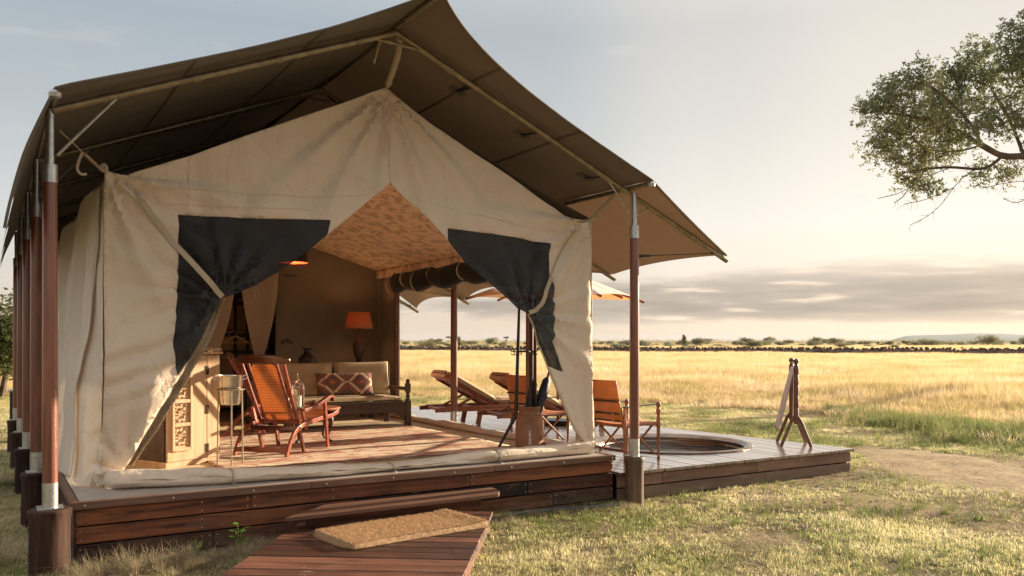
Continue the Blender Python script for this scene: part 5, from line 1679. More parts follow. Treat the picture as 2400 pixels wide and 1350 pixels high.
# ---- green meter box on the left
gb = on_z(36, 1038, -.02)
gx = thing('utility_box', 'dark green upright utility box standing in the grass behind the left posts', 'utility box', (at(38, 0, 14.3).x, at(38, 0, 14.3).y, -.03))
MB().box((0, 0, .32), (.19, .26, 1.04)).build('cabinet', M['green_box'], gx, bevel=.01)
MB().box((0, 0, .85), (.24, .32, .02)).build('lid', M['steel'], gx, bevel=.004)

# ================================================================== VEGETATION AND FAR LANDSCAPE
def leaf_mat(name, c1, c2, c3, transl=.35, rough=.55, scale=.5):
    m, nt, b = new_mat(name)
    v = coords(nt, 'World')
    f = noise_n(nt, v, scale, 3); g_ = noise_n(nt, v, scale * 30, 2)
    f = math_n(nt, 'ADD', math_n(nt, 'MULTIPLY', f, .55), math_n(nt, 'MULTIPLY', g_, .45))
    col = ramp_n(nt, f, [(.36, c1), (.5, c2), (.64, c3)])
    nt.links.new(col, b.inputs['Base Color']); b.inputs['Roughness'].default_value = rough
    two_sided(nt, b, col, transl)
    return m
M['leaf'] = leaf_mat('tree_leaves', (.10, .125, .065), (.20, .22, .115), (.36, .34, .19), .45)
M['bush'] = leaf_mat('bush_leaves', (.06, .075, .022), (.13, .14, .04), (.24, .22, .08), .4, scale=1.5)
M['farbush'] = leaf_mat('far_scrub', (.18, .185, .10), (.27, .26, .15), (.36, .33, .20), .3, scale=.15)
M['bark'] = plain('grey_brown_bark', (.17, .12, .085), (.09, .062, .045), 5, .9, bump=.8, bscale=20, bdist=.02, space='World')
# ---- big tree whose bough hangs in from the right
TD = 28.0
troot = at(2655, 0, TD + 1)
tree = thing('overhanging_tree', 'large spreading leafy tree reaching into view from the right', 'tree', (troot.x, troot.y, -.1))
nodes = []           # (pos, parent index)
def chain(pts, par=None, sub=5):
    P = spline(pts, sub); idx = par
    for k, p in enumerate(P):
        if par is not None and k == 0: continue
        nodes.append((p, idx)); idx = len(nodes) - 1
    return idx
T = lambda px, py, dd=0: at(px if px < 2400 else 2400 + (px - 2400) * .45, py, TD + dd)
troot0 = Vector((troot.x, troot.y, -.1))
tr_end = chain([troot0, troot0 + Vector((.1, .1, 1.6)), T(2900, 560, .7), T(2840, 420, .5)], None, 6)
def near(p):
    return min(range(len(nodes)), key=lambda i: (nodes[i][0] - p).length)
e1 = chain([nodes[tr_end][0], T(2700, 390, .2), T(2540, 372, 0), T(2400, 366, 0), T(2350, 365, -.1), T(2300, 340, -.2), T(2230, 300, -.2), T(2150, 275, -.3), T(2080, 265, -.3)], tr_end)
k = near(T(2350, 365, -.1))
chain([nodes[k][0], T(2322, 388), T(2290, 396, .2), T(2230, 392, .4), T(2180, 395, .5), T(2120, 405, .6)], k)
k = near(T(2300, 340, -.2)); chain([nodes[k][0], T(2240, 355, .5), T(2160, 350, .9), T(2090, 340, 1.2)], k)
k = near(T(2300, 340, -.2)); chain([nodes[k][0], T(2275, 290, -.8), T(2200, 215, -1.2), T(2140, 190, -1.4)], k)
k = near(T(2400, 366)); chain([nodes[k][0], T(2370, 290, .8), T(2320, 200, 1.2), T(2290, 130, 1.4)], k)
k = near(T(2540, 372)); chain([nodes[k][0], T(2480, 280, -.6), T(2430, 160, -1), T(2400, 90, -1)], k)
k = near(T(2700, 390, .2)); chain([nodes[k][0], T(2650, 260, 1), T(2600, 120, 1.5), T(2580, 20, 1.6)], k)
k = tr_end
chain([nodes[k][0], T(2880, 250, .5), T(2860, 100, -.6), T(2840, -20, -1)], k)
chain([nodes[k][0], T(3000, 330, .5), T(3120, 220, 1.6), T(3250, 150, 2)], k)
chain([nodes[k][0], T(2940, 300, 2), T(2980, 180, 4), T(3000, 90, 5)], k)
chain([nodes[k][0], T(2900, 300, -1.6), T(2860, 180, -3.4), T(2830, 90, -4.6)], k)
nmain = len(nodes)
bare = []
k = near(T(2290, 396, .2)); s0 = len(nodes); chain([nodes[k][0], T(2262, 412), T(2235, 440, -.2), T(2205, 480, -.3), T(2168, 510, -.4), T(2134, 527, -.5)], k, 4)
k = near(T(2235, 440, -.2)); chain([nodes[k][0], T(2195, 458), T(2160, 470, .2), T(2120, 478, .3)], k, 4)
k = near(T(2230, 392, .4)); chain([nodes[k][0], T(2170, 415, .4), T(2130, 440, .4), T(2100, 455, .4), T(2058, 465, .5)], k, 4)
k = near(T(2130, 440, .4)); chain([nodes[k][0], T(2115, 462, .4), T(2095, 476, .5)], k, 4)
k = near(T(2400, 366)); chain([nodes[k][0], T(2440, 420, .3), T(2390, 425, .3), T(2340, 432, .2), T(2310, 440, .2), T(2290, 430, .1)], k, 4)
k = near(T(2440, 420, .3)); chain([nodes[k][0], T(2420, 462, .3), T(2380, 475, .2), T(2352, 465, .1)], k, 4)
nbare = len(nodes)
# foliage masses (pixel centre, radius in pixels, depth offset)
blobs = [(2060, 265, 52, -.3), (2075, 345, 52, .3), (2110, 225, 55, -.8), (2150, 180, 38, -1.2), (2170, 290, 70, 0), (2150, 375, 50, .6), (2210, 235, 65, .8), (2240, 180, 45, .4),
    (2245, 300, 60, -.9), (2290, 130, 48, 1.2), (2310, 210, 62, .8), (2330, 280, 45, -.6), (2370, 150, 58, -.3), (2400, 90, 50, -.8), (2420, 210, 70, .5), (2400, 290, 48, -.2), (2215, 345, 48, .4),
    (2300, 400, 24, .3), (2185, 440, 22, .1), (2140, 410, 34, .5), (2365, 405, 26, .2), (2450, 350, 45, .6), (2110, 300, 55, .8),
    (2480, 120, 80, .2), (2540, 230, 90, .8), (2600, 80, 100, 1.4), (2640, 220, 90, -.6), (2740, 120, 120, .4), (2720, 280, 80, 1), (2850, 40, 130, -.6), (2860, 200, 110, 1.4), (2980, 120, 130, 2), (2960, -20, 120, 3.4), (3120, 170, 130, 1.6), (3240, 130, 110, 2), (2820, 60, 120, -4), (3010, 60, 120, 5), (2700, 30, 110, -2.4), (3100, 20, 110, 0)]
clusters = []
for px, py, r, dd in blobs:
    c = T(px, py, dd); rm = r * TD / 2000 * (1 if px < 2420 else .62)
    n = int(17 * ((r if px < 2420 else r * .62) / 50) ** 2.1) + 4
    for i in range(n):
        d = Vector((random.gauss(0, 1), random.gauss(0, 1), random.gauss(0, .9))).normalized() * (random.random() ** .42)
        clusters.append(c + Vector((d.x * rm, d.y * rm, d.z * rm)))
clusters.sort(key=lambda p: min((p - nodes[i][0]).length for i in range(0, nbare, 2)))
npos = np.array([list(n_[0]) for n_ in nodes])
tips = []
for c in clusters:
    ca = np.array(list(c)); d = np.linalg.norm(npos[:nmain] - ca, axis=1)
    da = np.linalg.norm(npos - ca, axis=1)
    if len(npos) > nbare:
        da[nmain:nbare] += 5
    i = int(np.argmin(da)); L = da[i]
    par = i; p0 = Vector(npos[i]); n = max(1, int(L / .35))
    new = []
    for j in range(1, n + 1):
        t = j / n
        p = p0.lerp(c, t) + Vector((random.gauss(0, .05), random.gauss(0, .05), random.gauss(0, .05) - .06 * math.sin(math.pi * t)))
        nodes.append((p, par)); par = len(nodes) - 1; new.append(list(p))
    npos = np.vstack([npos, np.array(new)])
    tips.append((nodes[-1][0], par))
# pipe model radii
cnt = [0] * len(nodes)
haskid = [False] * len(nodes)
for i, (p, par) in enumerate(nodes):
    if par is not None: haskid[par] = True
for i in range(len(nodes) - 1, -1, -1):
    if not haskid[i]: cnt[i] += 1
    if nodes[i][1] is not None: cnt[nodes[i][1]] += cnt[i]
rad = [.0115 * c ** .46 for c in cnt]
limb, twig = MB(), MB()
for i, (p, par) in enumerate(nodes):
    if par is None: continue
    q = nodes[par][0]
    r0, r1 = min(rad[par], rad[i] * 1.3), rad[i]
    if r1 > .035: limb.tube([q - tree.location, p - tree.location], [r0, r1], 9, cap=True)
    else: twig.tube([q - tree.location, p - tree.location], [r0, r1], 4, cap=False)
limb.build('limbs', M['bark'], tree, smooth=True)
# crooked twiglets on the bare boughs
for i in range(nmain, nbare):
    if random.random() < .75:
        p = nodes[i][0] - tree.location
        for k in range(random.choice((1, 2))):
            d = Vector((random.uniform(-1, .5), random.uniform(-.6, .6), random.uniform(-.9, .4))).normalized()
            a = p; L = random.uniform(.10, .30)
            for s in range(3):
                e = a + (d + Vector((random.gauss(0, .4), random.gauss(0, .4), random.gauss(0, .4)))) * L / 3
                twig.tube([a, e], [.007 - s * .0015, .0055 - s * .0015], 4, cap=False); a = e
twig.build('twigs', M['bark'], tree, smooth=True)
lf = []
lff = []
def rosette(out_v, out_f, c, size, n, up=.4):
    for k in range(n):
        d = Vector((random.gauss(0, 1), random.gauss(0, 1), random.gauss(0, 1) + up)).normalized()
        s = d.cross(Vector((random.random(), random.random(), random.random()))).normalized()
        L = size * random.uniform(.7, 1.25); w = L * .17
        b0 = c + d * L * .12
        i0 = len(out_v)
        out_v.extend([tuple(b0), tuple(b0 + d * L * .5 + s * w), tuple(b0 + d * L), tuple(b0 + d * L * .5 - s * w)])
        out_f.append((i0, i0 + 1, i0 + 2, i0 + 3))
for tp_, par in tips:
    for j in range(random.choice((7, 8, 9, 10, 11))):
        c = tp_ + Vector((random.gauss(0, .19), random.gauss(0, .19), random.gauss(0, .17))) - tree.location
        rosette(lf, lff, c, .118, random.choice((7, 8, 9)))
mb = MB(); mb.v, mb.f = lf, lff
mb.build('foliage', M['leaf'], tree, kind='stuff')

# ---- round bushes and small trees: one builder, several shapes
def bush_mesh(w, h, n, leaf, kind='bush', seed=0, mat='bush', trunk=.3):
    rs = random.Random(seed)
    lv, lfa = [], []
    stems = MB()
    lobes = []
    nl = {'bush': 7, 'tree': 7, 'flat': 8, 'cone': 8}[kind]
    for i in range(nl):
        a = rs.uniform(0, 6.28); rr = rs.random() ** .5 * w * .36
        if kind == 'flat': z = h * rs.uniform(.84, .93); rr = rs.random() ** .5 * w * .45; lr = (w * .2, h * .09)
        elif kind == 'tree': z = h * rs.uniform(.45, .85); lr = (w * .24, h * .18)
        elif kind == 'cone': z = h * (.15 + .8 * i / nl); rr = w * .22 * (1 - i / nl); lr = (w * .3 * (1.2 - i / nl), h * .13)
        else: z = h * rs.uniform(.25, .72); lr = (w * .26, h * .30)
        c = Vector((rr * math.cos(a), rr * math.sin(a), z)); lobes.append((c, lr))
        stems.tube([(0, 0, 0), (c.x * .3, c.y * .3, z * .45), tuple(c)], [h * .025, h * .015, h * .006], 5, cap=False)
    for i in range(n):
        c, lr = rs.choice(lobes)
        d = Vector((rs.gauss(0, 1), rs.gauss(0, 1), rs.gauss(0, 1))).normalized() * (rs.random() ** .4)
        p = c + Vector((d.x * lr[0], d.y * lr[0], d.z * lr[1]))
        if p.z < .02: p.z = .02
        u = Vector((rs.gauss(0, 1), rs.gauss(0, 1), rs.gauss(0, .8))).normalized(); s = u.cross(Vector((rs.random(), rs.random(), 1))).normalized()
        L = leaf * rs.uniform(.6, 1.3); i0 = len(lv)
        lv.extend([tuple(p), tuple(p + u * L * .5 + s * L * .3), tuple(p + u * L), tuple(p + u * L * .5 - s * L * .3)]); lfa.append((i0, i0 + 1, i0 + 2, i0 + 3))
    return lv, lfa, stems
def plant(name, label, cat, loc, w, h, n, leaf, kind='bush', seed=0, mat='bush', group=None):
    t = thing(name, label, cat, loc, random.uniform(0, 6), group)
    lv, lfa, stems = bush_mesh(w, h, n, leaf, kind, seed)
    mb = MB(); mb.v, mb.f = lv, lfa
    mb.build('crown', M[mat], t, kind='stuff')
    stems.build('trunk', M['bark'], t, smooth=True)
    return t
# the bush at the left edge
for k, (px, dd, w, h) in enumerate(((4, 26, 2.6, 3.3), (-90, 25, 3.2, 3.6), (30, 40, 5, 3.8))):
    p = at(px, 0, dd); p.z = -.05
    plant('shrub', ['rounded sunlit shrub at the left edge behind the brown posts', 'taller shrub farthest to the left beyond the posts', 'wide pale shrub far behind the left posts'][k], 'shrub', p, w, h, 7000, .13, 'bush', k, 'bush', 'shrubs at the left edge')
# far trees and shrubs along the horizon, each its own
far = [(1020, 782, 290, 4.9, 3.4, 'tree', 'rounded dark tree left of the deck post on the horizon'), (1062, 785, 420, 6.5, 4.4, 'flat', 'pale flat topped tree right of the deck post on the horizon'),
       (1076, 784, 330, 3.9, 3.8, 'cone', 'pointed tree just right of the deck post on the horizon'), (1186, 788, 600, 3.6, 5.0, 'flat', 'tiny umbrella shaped thorn tree standing near the coat stand top'),
       (1603, 783, 300, 3.6, 4.2, 'cone', 'upright dark tree on the horizon right of the right front post')]
for px, py, dd, w, h, kd, lb in far:
    p = at(px, 0, dd); p.z = hground(p.x, p.y) - .1
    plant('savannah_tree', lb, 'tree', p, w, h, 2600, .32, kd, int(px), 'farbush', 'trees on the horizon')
protos = []
for s in range(6):
    lv, lfa, stems = bush_mesh(4.6, 2.3, 1500, .30, 'bush', 50 + s)
    mb = MB(); mb.v, mb.f = lv, lfa
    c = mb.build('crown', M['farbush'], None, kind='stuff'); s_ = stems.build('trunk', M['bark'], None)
    protos.append((c, s_))
fi = 0
posw = ['left of the sofa window', 'centre', 'right']
for i in range(118):
    px = 900 + 1620 * (i + random.uniform(-.4, .4)) / 118
    dd = random.choice((210, 260, 320, 400, 480)) * random.uniform(.9, 1.1)
    p = at(px, 0, dd); p.z = hground(p.x, p.y) - .15
    sc_ = random.uniform(.35, 1.2) * (1 + .6 * noise.noise(Vector((i * .23, 0, 4)))) * (dd / 330) ** .6
    if px > 1560 and random.random() < .3: sc_ *= 1.35
    t = thing('far_bush', 'pale green scrub bush in the low line of bushes along the horizon', 'bush', p, random.uniform(0, 6), 'scrub bushes along the horizon')
    t.scale = (sc_ * random.uniform(1, 1.6), sc_ * 1.2, sc_ * random.uniform(.75, 1.2))
    c, s_ = protos[i % 6]
    if i < 6: c.parent = t; s_.parent = t
    else:
        for q in (c, s_):
            cc = q.copy(); COL.objects.link(cc); cc.parent = t
# distant woodland as one mass
lv, lfa = [], []
for i in range(26000):
    px = random.uniform(-400, 3000)
    dd = random.uniform(520, 1500); p = at(px, 0, dd)
    hh = (2.2 + 2.5 * noise.noise(Vector((px * .02, dd * .002, 0)))) * (dd / 600) ** .5
    z = hground(p.x, p.y) + min(1.2, abs(random.gauss(0, .7))) * max(.4, hh) * .75
    u = Vector((random.gauss(0, 1), random.gauss(0, 1), random.gauss(0, .5))).normalized(); s = u.cross(Vector((0, 0, 1))).normalized()
    L = .55 * dd / 700; i0 = len(lv); q = Vector((p.x, p.y, z))
    lv += [tuple(q - u * L), tuple(q + Vector((0, 0, L * .5))), tuple(q + u * L), tuple(q - Vector((0, 0, L * .5)))]; lfa.append((i0, i0 + 1, i0 + 2, i0 + 3))
mb = MB(); mb.v, mb.f = lv, lfa
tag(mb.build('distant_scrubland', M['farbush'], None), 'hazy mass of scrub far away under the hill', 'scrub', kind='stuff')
# ---- hill
def hill_fn(u, v):
    px = 1900 + 1900 * u; dd = 6000 + 2600 * (v - .5) * 1
    prof = [(0, 0), (.085, .02), (.125, .56), (.16, .60), (.205, .72), (.265, .62), (.36, .60), (.45, .66), (.55, .72), (.75, .7), (.9, .4), (1, 0)]
    h = 0
    for (a, ha), (b_, hb) in zip(prof, prof[1:]):
        if a <= u <= b_: t = (u - a) / (b_ - a); h = ha + (hb - ha) * (t * t * (3 - 2 * t))
    p = at(px, 0, dd)
    return Vector((p.x, p.y, -6 + 88 * h * math.sin(math.pi * v) ** .7 + 2 * fbm(u * 20, v * 6) * math.sin(math.pi * v)))
M['hill'] = plain('scrubby_hillside', (.05, .07, .055), (.07, .09, .07), .01, .95, bump=0, space='World')
tag(MB().grid(hill_fn, 120, 24).build('hill', M['hill'], None, smooth=True), kind='structure')
# ---- rough lava stone wall across the plain
wl0, wl1 = at(500, 0, 178), at(2650, 0, 96)
wall = thing('stone_wall', 'long low dry wall of dark lava stones crossing the grassland', 'wall', (wl0.x, wl0.y, 0))
M['lava'] = plain('dark_lava_stone', (.06, .038, .030), (.22, .15, .115), .9, .95, bump=.8, bscale=5, bdist=.05, rnd=20)
ico = []
bmi = bmesh.new(); bmesh.ops.create_icosphere(bmi, subdivisions=1, radius=1); iv = [v.co.copy() for v in bmi.verts]; ifa = [tuple(v.index for v in f.verts) for f in bmi.faces]; bmi.free()
core = MB(); wd = (wl1 - wl0); wL = wd.length; wdn = wd.normalized(); wpn = Vector((-wdn.y, wdn.x, 0))
nc = int(wL / .30)
def core_fn(u, v):
    p = wl0 + wdn * (u * wL); a = math.pi * v; k = 1 + .35 * noise.noise(Vector((u * wL * 1.7, v * 3, 0))) + .2 * noise.noise(Vector((u * wL * .25, 0, 5)))
    q = p + wpn * (-.50 * math.cos(a) * k)
    return Vector((q.x - wl0.x, q.y - wl0.y, hground(q.x, q.y) - .05 + .80 * math.sin(a) * k))
core.grid(core_fn, nc, 6)
core.build('rubble_core', M['lava'], wall, kind='stuff')
stuff = MB(); wd = (wl1 - wl0); wL = wd.length; wdn = wd.normalized(); wpn = Vector((-wdn.y, wdn.x, 0))
stone_me = []
for s in range(5):
    me = bpy.data.meshes.new('stone'); rs = random.Random(s)
    me.from_pydata([tuple(v * rs.uniform(.7, 1.15)) for v in iv], [], ifa); me.materials.append(M['lava']); me.polygons.foreach_set('use_smooth', [False] * len(me.polygons)); stone_me.append(me)
cands = []
x = 0
while x < wL:
    for z, wdt in ((.20, .50), (.45, .40), (.68, .30), (.86, .2)):
        if z > .8 and random.random() < .25: continue
        p = wl0 + wdn * (x + random.uniform(-.2, .2)) + wpn * random.uniform(-wdt, wdt) * .6
        cands.append((p, z + random.uniform(-.06, .12), random.uniform(.15, .27)))
    x += .26
def pkey(c):
    q = proj((c[0].x, c[0].y, c[1])); return q
inview = [c for c in cands if 925 < pkey(c)[0] < 2400]
inview.sort(key=lambda c: -c[2] / pkey(c)[2]); big_ = set(id(c) for c in inview[:290])
for c in cands:
    p, z, r = c
    g = hground(p.x, p.y)
    if id(c) in big_:
        o = bpy.data.objects.new('stone', random.choice(stone_me)); COL.objects.link(o); o.parent = wall
        o.location = (p.x - wl0.x, p.y - wl0.y, g + z); o.scale = (r * random.uniform(.9, 1.3), r, r * random.uniform(.75, 1.05)); o.rotation_euler = (random.uniform(0, 6), random.uniform(0, 6), random.uniform(0, 6))
    else:
        Mr = Matrix.Rotation(random.uniform(0, 6), 3, 'Z') @ Matrix.Rotation(random.uniform(0, 6), 3, 'X')
        stuff.add([Vector((p.x - wl0.x, p.y - wl0.y, g + z)) + Mr @ (v * r * random.uniform(.75, 1.15)) for v in iv], ifa)
stuff.build('smaller_stones', M['lava'], wall, kind='stuff')

# ------------------------------------------------------------------ GRASS
def grass_mat(name, stops, transl=.4, tipc=None, nscale=.5):
    m, nt, b = new_mat(name)
    pos = N(nt, 'ShaderNodeNewGeometry').outputs['Position']
    oi = N(nt, 'ShaderNodeObjectInfo')
    f = noise_n(nt, pos, nscale, 6, .65)
    g_ = noise_n(nt, pos, 24, 2)
    f = math_n(nt, 'ADD', math_n(nt, 'MULTIPLY', f, .62), math_n(nt, 'MULTIPLY', g_, .38))
    f = math_n(nt, 'ADD', f, math_n(nt, 'MULTIPLY_ADD', oi.outputs['Random'], .10, -.05))
    col = ramp_n(nt, f, stops)
    nt.links.new(col, b.inputs['Base Color']); b.inputs['Roughness'].default_value = .6
    b.inputs['Specular IOR Level'].default_value = .3
    two_sided(nt, b, col, transl)
    return m
M['lawn'] = grass_mat('short_lawn_grass', [(.36, (.13, .18, .05)), (.43, (.34, .35, .12)), (.49, (.66, .60, .30)), (.60, (.84, .75, .50))])
M['tall'] = grass_mat('tall_golden_grass', [(.37, (.40, .37, .14)), (.44, (.62, .49, .22)), (.52, (.78, .60, .34)), (.62, (.86, .71, .50))], .45, nscale=.34)
M['greentall'] = grass_mat('tall_green_grass', [(.36, (.09, .13, .035)), (.5, (.22, .25, .08)), (.66, (.42, .40, .16))], .4)
M['hay'] = grass_mat('dry_hay', [(.34, (.24, .18, .10)), (.5, (.48, .38, .23)), (.66, (.66, .55, .36))], .2)
def tuft(name, mat, n, spread, h0, h1, w, lean, segs=2, clump=1, rs=0):
    r_ = random.Random(rs); vv, ff = [], []
    cents = [(r_.uniform(-1, 1) * spread, r_.uniform(-1, 1) * spread) for _ in range(clump)]
    for i in range(n):
        cx, cy = cents[i % clump]
        sp_ = spread / clump ** .5
        x, y = cx + r_.gauss(0, sp_ * .45), cy + r_.gauss(0, sp_ * .45)
        a = r_.uniform(0, 6.283); L = r_.uniform(h0, h1); ln = abs(r_.gauss(0, lean)) + .05
        d = Vector((math.cos(a), math.sin(a), 0)); s = Vector((-d.y, d.x, 0)) * w * r_.uniform(.6, 1.3)
        i0 = len(vv); p = Vector((x, y, -.01))
        for k in range(segs):
            t = k / segs
            q = p + Vector((0, 0, L * t * (1 - .25 * ln * t))) + d * (L * ln * t * t)
            vv += [tuple(q - s * (1 - t * .5)), tuple(q + s * (1 - t * .5))]
        q = p + Vector((0, 0, L * (1 - .25 * ln))) + d * L * ln
        vv.append(tuple(q))
        for k in range(segs - 1): ff.append((i0 + 2 * k, i0 + 2 * k + 1, i0 + 2 * k + 3, i0 + 2 * k + 2))
        ff.append((i0 + 2 * segs - 2, i0 + 2 * segs - 1, i0 + 2 * segs))
    me = bpy.data.meshes.new(name); me.from_pydata(vv, [], ff); me.materials.append(mat)
    return bpy.data.objects.new(name, me)
def scatter(name, label, protos, pts, zs, scl, rotv):
    """one object; geometry nodes put the tufts on its points"""
    me = bpy.data.meshes.new(name)
    me.from_pydata([(p[0], p[1], z) for p, z in zip(pts, zs)], [], [])
    n = len(pts)
    for an, arr in (('scl', scl),):
        at_ = me.attributes.new(an, 'FLOAT_VECTOR', 'POINT'); at_.data.foreach_set('vector', np.asarray(arr, dtype=np.float32).ravel())
    at_ = me.attributes.new('rotz', 'FLOAT_VECTOR', 'POINT'); at_.data.foreach_set('vector', np.asarray(rotv, dtype=np.float32).ravel())
    at_ = me.attributes.new('pick', 'INT', 'POINT'); at_.data.foreach_set('value', rng.integers(0, len(protos), n).astype(np.int32))
    o = bpy.data.objects.new(name, me); COL.objects.link(o)
    ng = bpy.data.node_groups.new(name + '_scatter', 'GeometryNodeTree')
    ng.interface.new_socket('Geometry', in_out='INPUT', socket_type='NodeSocketGeometry')
    ng.interface.new_socket('Geometry', in_out='OUTPUT', socket_type='NodeSocketGeometry')
    gi, go_ = ng.nodes.new('NodeGroupInput'), ng.nodes.new('NodeGroupOutput')
    iop = ng.nodes.new('GeometryNodeInstanceOnPoints'); iop.inputs['Pick Instance'].default_value = True
    jn = ng.nodes.new('GeometryNodeJoinGeometry')
    for pr_ in reversed(protos):
        oi = ng.nodes.new('GeometryNodeObjectInfo'); oi.inputs['Object'].default_value = pr_; oi.inputs['As Instance'].default_value = True
        ng.links.new(oi.outputs['Geometry'], jn.inputs[0])
    def attr(nm, ty):
        a = ng.nodes.new('GeometryNodeInputNamedAttribute'); a.data_type = ty; a.inputs['Name'].default_value = nm; return a.outputs[0]
    ng.links.new(gi.outputs[0], iop.inputs['Points']); ng.links.new(jn.outputs[0], iop.inputs['Instance'])
    ng.links.new(attr('pick', 'INT'), iop.inputs['Instance Index'])
    ng.links.new(attr('scl', 'FLOAT_VECTOR'), iop.inputs['Scale'])
    ng.links.new(attr('rotz', 'FLOAT_VECTOR'), iop.inputs['Rotation'])
    ng.links.new(iop.outputs[0], go_.inputs[0])
    md = o.modifiers.new('scatter', 'NODES'); md.node_group = ng
    tag(o, label, 'grass', kind='stuff')
    return o
def blocked(x, y, mrg=.0):
    if PX0 - mrg < x < PX1 + mrg and PY0 - mrg < y < PY1 + mrg: return True
    if 5.6 < x < deck_right(min(17, max(6.9, y))) + mrg and 7.03 - mrg < y < 16.4: return True
    dx, dy = x - pr.x, y - pr.y
    lx, ly = dx * br.x + dy * br.y, dx * bd.x + dy * bd.y
    if -pw_w - mrg < lx < mrg and -1.6 < ly < 2.4: return True
    if 2.1 - mrg < x < 4.0 + mrg and 6.7 - mrg < y < 7.1: return True
    return False
def in_patch(x, y):
    q = Vector((x, y, 0)) - Vector((pc.x, pc.y, 0))
    u, v = q.dot(ux) / 1.0, q.dot(uy) / 2.05
    return u * u + v * v < 1.0 + .35 * noise.noise(Vector((x * 2.2, y * 2.2, 21)))
def edge_depth(lat, dep):        # where the tall grass begins
    px = lat / dep * 2000 + 1200
    e = [(-2000, 30), (900, 27), (1500, 25), (1750, 22.5), (1950, 20.5), (2050, 18.2), (2200, 16.2), (2400, 15.0), (2700, 14.5), (5000, 14)]
    for (a, ea), (b_, eb) in zip(e, e[1:]):
        if a <= px <= b_: return ea + (eb - ea) * (px - a) / (b_ - a)
    return 26
def sample(n, d0, d1, span, power=1.0):
    dep = d0 + (d1 - d0) * rng.random(n) ** power
    lat = (rng.random(n) * 2 - 1) * (dep * span + 2)
    return dep, lat
def wpt(lat, dep): return (lat * RT.x + dep * FW.x, lat * RT.y + dep * FW.y)
# short lawn
lawn_p = [tuft('lawn_tuft', M['lawn'], 130, .22, .014, .050, .0042, 1.2, 2, 12, k) for k in range(5)]
dep, lat = sample(26000, 4.2, 30, .72, .85)
P_, Z_, S_, R_ = [], [], [], []
for d_, l_ in zip(dep, lat):
    x, y = wpt(l_, d_)
    if blocked(x, y, .0) or in_patch(x, y): continue
    if d_ > edge_depth(l_, d_) + 1: continue
    nn = noise.noise(Vector((x * .8, y * .8, 3))) + .5 * noise.noise(Vector((x * 2.6, y * 2.6, 8)))
    if nn < .02 and random.random() < .9: continue
    # worn earth along the deck and beside the boardwalk
    if 5.6 < x < 10.5 and 6.2 < y < 7.1 and random.random() < .45: continue
    P_.append((x, y)); Z_.append(hground(x, y) + .004)
    s = (1 + .5 * nn) * random.uniform(.7, 1.25); S_.append((1, 1, s)); R_.append((0, 0, random.uniform(0, 6.28)))
thatch_p = [tuft('thatch_tuft', M['hay'], 120, .26, .02, .06, .0024, 2.2, 2, 6, 120 + k) for k in range(3)]
P2, Z2, S2, R2 = [], [], [], []
dep2, lat2 = sample(9000, 4.2, 22, .72, .9)
for d_, l_ in zip(dep2, lat2):
    x, y = wpt(l_, d_)
    if blocked(x, y, .1) or in_patch(x, y): continue
    if noise.noise(Vector((x * .7, y * .7, 44))) < 0: continue
    P2.append((x, y)); Z2.append(hground(x, y) + .006); S2.append((1, 1, random.uniform(.4, .9))); R2.append((0, 0, random.uniform(0, 6.28)))
scatter('dead_thatch', 'flattened pale dead grass lying in patches over the lawn', thatch_p, P2, Z2, S2, R2)
scatter('lawn_grass', 'short patchy green and straw coloured lawn grass around the tent', lawn_p, P_, Z_, S_, R_)
# longer green blades scattered in the lawn (foreground)
wild_p = [tuft('blade_tuft', M['greentall'], 22, .07, .05, .16, .003, .9, 3, 2, 20 + k) for k in range(4)]
P_, Z_, S_, R_ = [], [], [], []
dep, lat = sample(3600, 4.2, 16, .72, 1)
for d_, l_ in zip(dep, lat):
    x, y = wpt(l_, d_)
    if blocked(x, y, .05) or in_patch(x, y): continue
    if noise.noise(Vector((x * .9, y * .9, 13))) < .02: continue
    P_.append((x, y)); Z_.append(hground(x, y)); s = random.uniform(.6, 1.2); S_.append((s, s, s)); R_.append((0, 0, random.uniform(0, 6.28)))
scatter('green_blades', 'looser long green grass blades poking out of the lawn', wild_p, P_, Z_, S_, R_)
# tall golden grass
tall_p = [tuft('tall_tuft', M['tall'], 150, .42, .28, .62, .0045, .45, 3, 10, 40 + k) for k in range(5)]
P_, Z_, S_, R_ = [], [], [], []
dep, lat = sample(30000, 14, 70, .70, .8)
for d_, l_ in zip(dep, lat):
    if d_ < edge_depth(l_, d_) + random.uniform(-1.6, 1.2): continue
    x, y = wpt(l_, d_)
    if blocked(x, y, .3): continue
    nn = noise.noise(Vector((x * .25, y * .25, 3)))
    e = sstep(0, 9, d_ - edge_depth(l_, d_))
    s = (.34 + .66 * e) * (1 + .45 * nn) * random.uniform(.8, 1.2)
    P_.append((x, y)); Z_.append(hground(x, y)); S_.append((1.1, 1.1, s)); R_.append((0, 0, random.uniform(0, 6.28)))
scatter('tall_grass', 'tall golden dry grass covering the plain behind the deck', tall_p, P_, Z_, S_, R_)
tall_f = [tuft('far_tuft', M['tall'], 130, .9, .30, .60, .016, .4, 2, 8, 60 + k) for k in range(4)]
P_, Z_, S_, R_ = [], [], [], []
dep, lat = sample(22000, 60, 235, .70, .75)
for d_, l_ in zip(dep, lat):
    x, y = wpt(l_, d_)
    # leave the wall's own strip lower
    q = Vector((x, y, 0)) - wl0; off = abs(q.dot(wpn))
    if off < .9 or (off < 2.2 and random.random() < .6): continue
    nn = noise.noise(Vector((x * .08, y * .08, 3)))
    s = (1 + .4 * nn) * random.uniform(.8, 1.15)
    if off < 8 and q.dot(wpn) < 0: s *= .7
    P_.append((x, y)); Z_.append(hground(x, y)); S_.append((1.5, 1.5, s)); R_.append((0, 0, random.uniform(0, 6.28)))
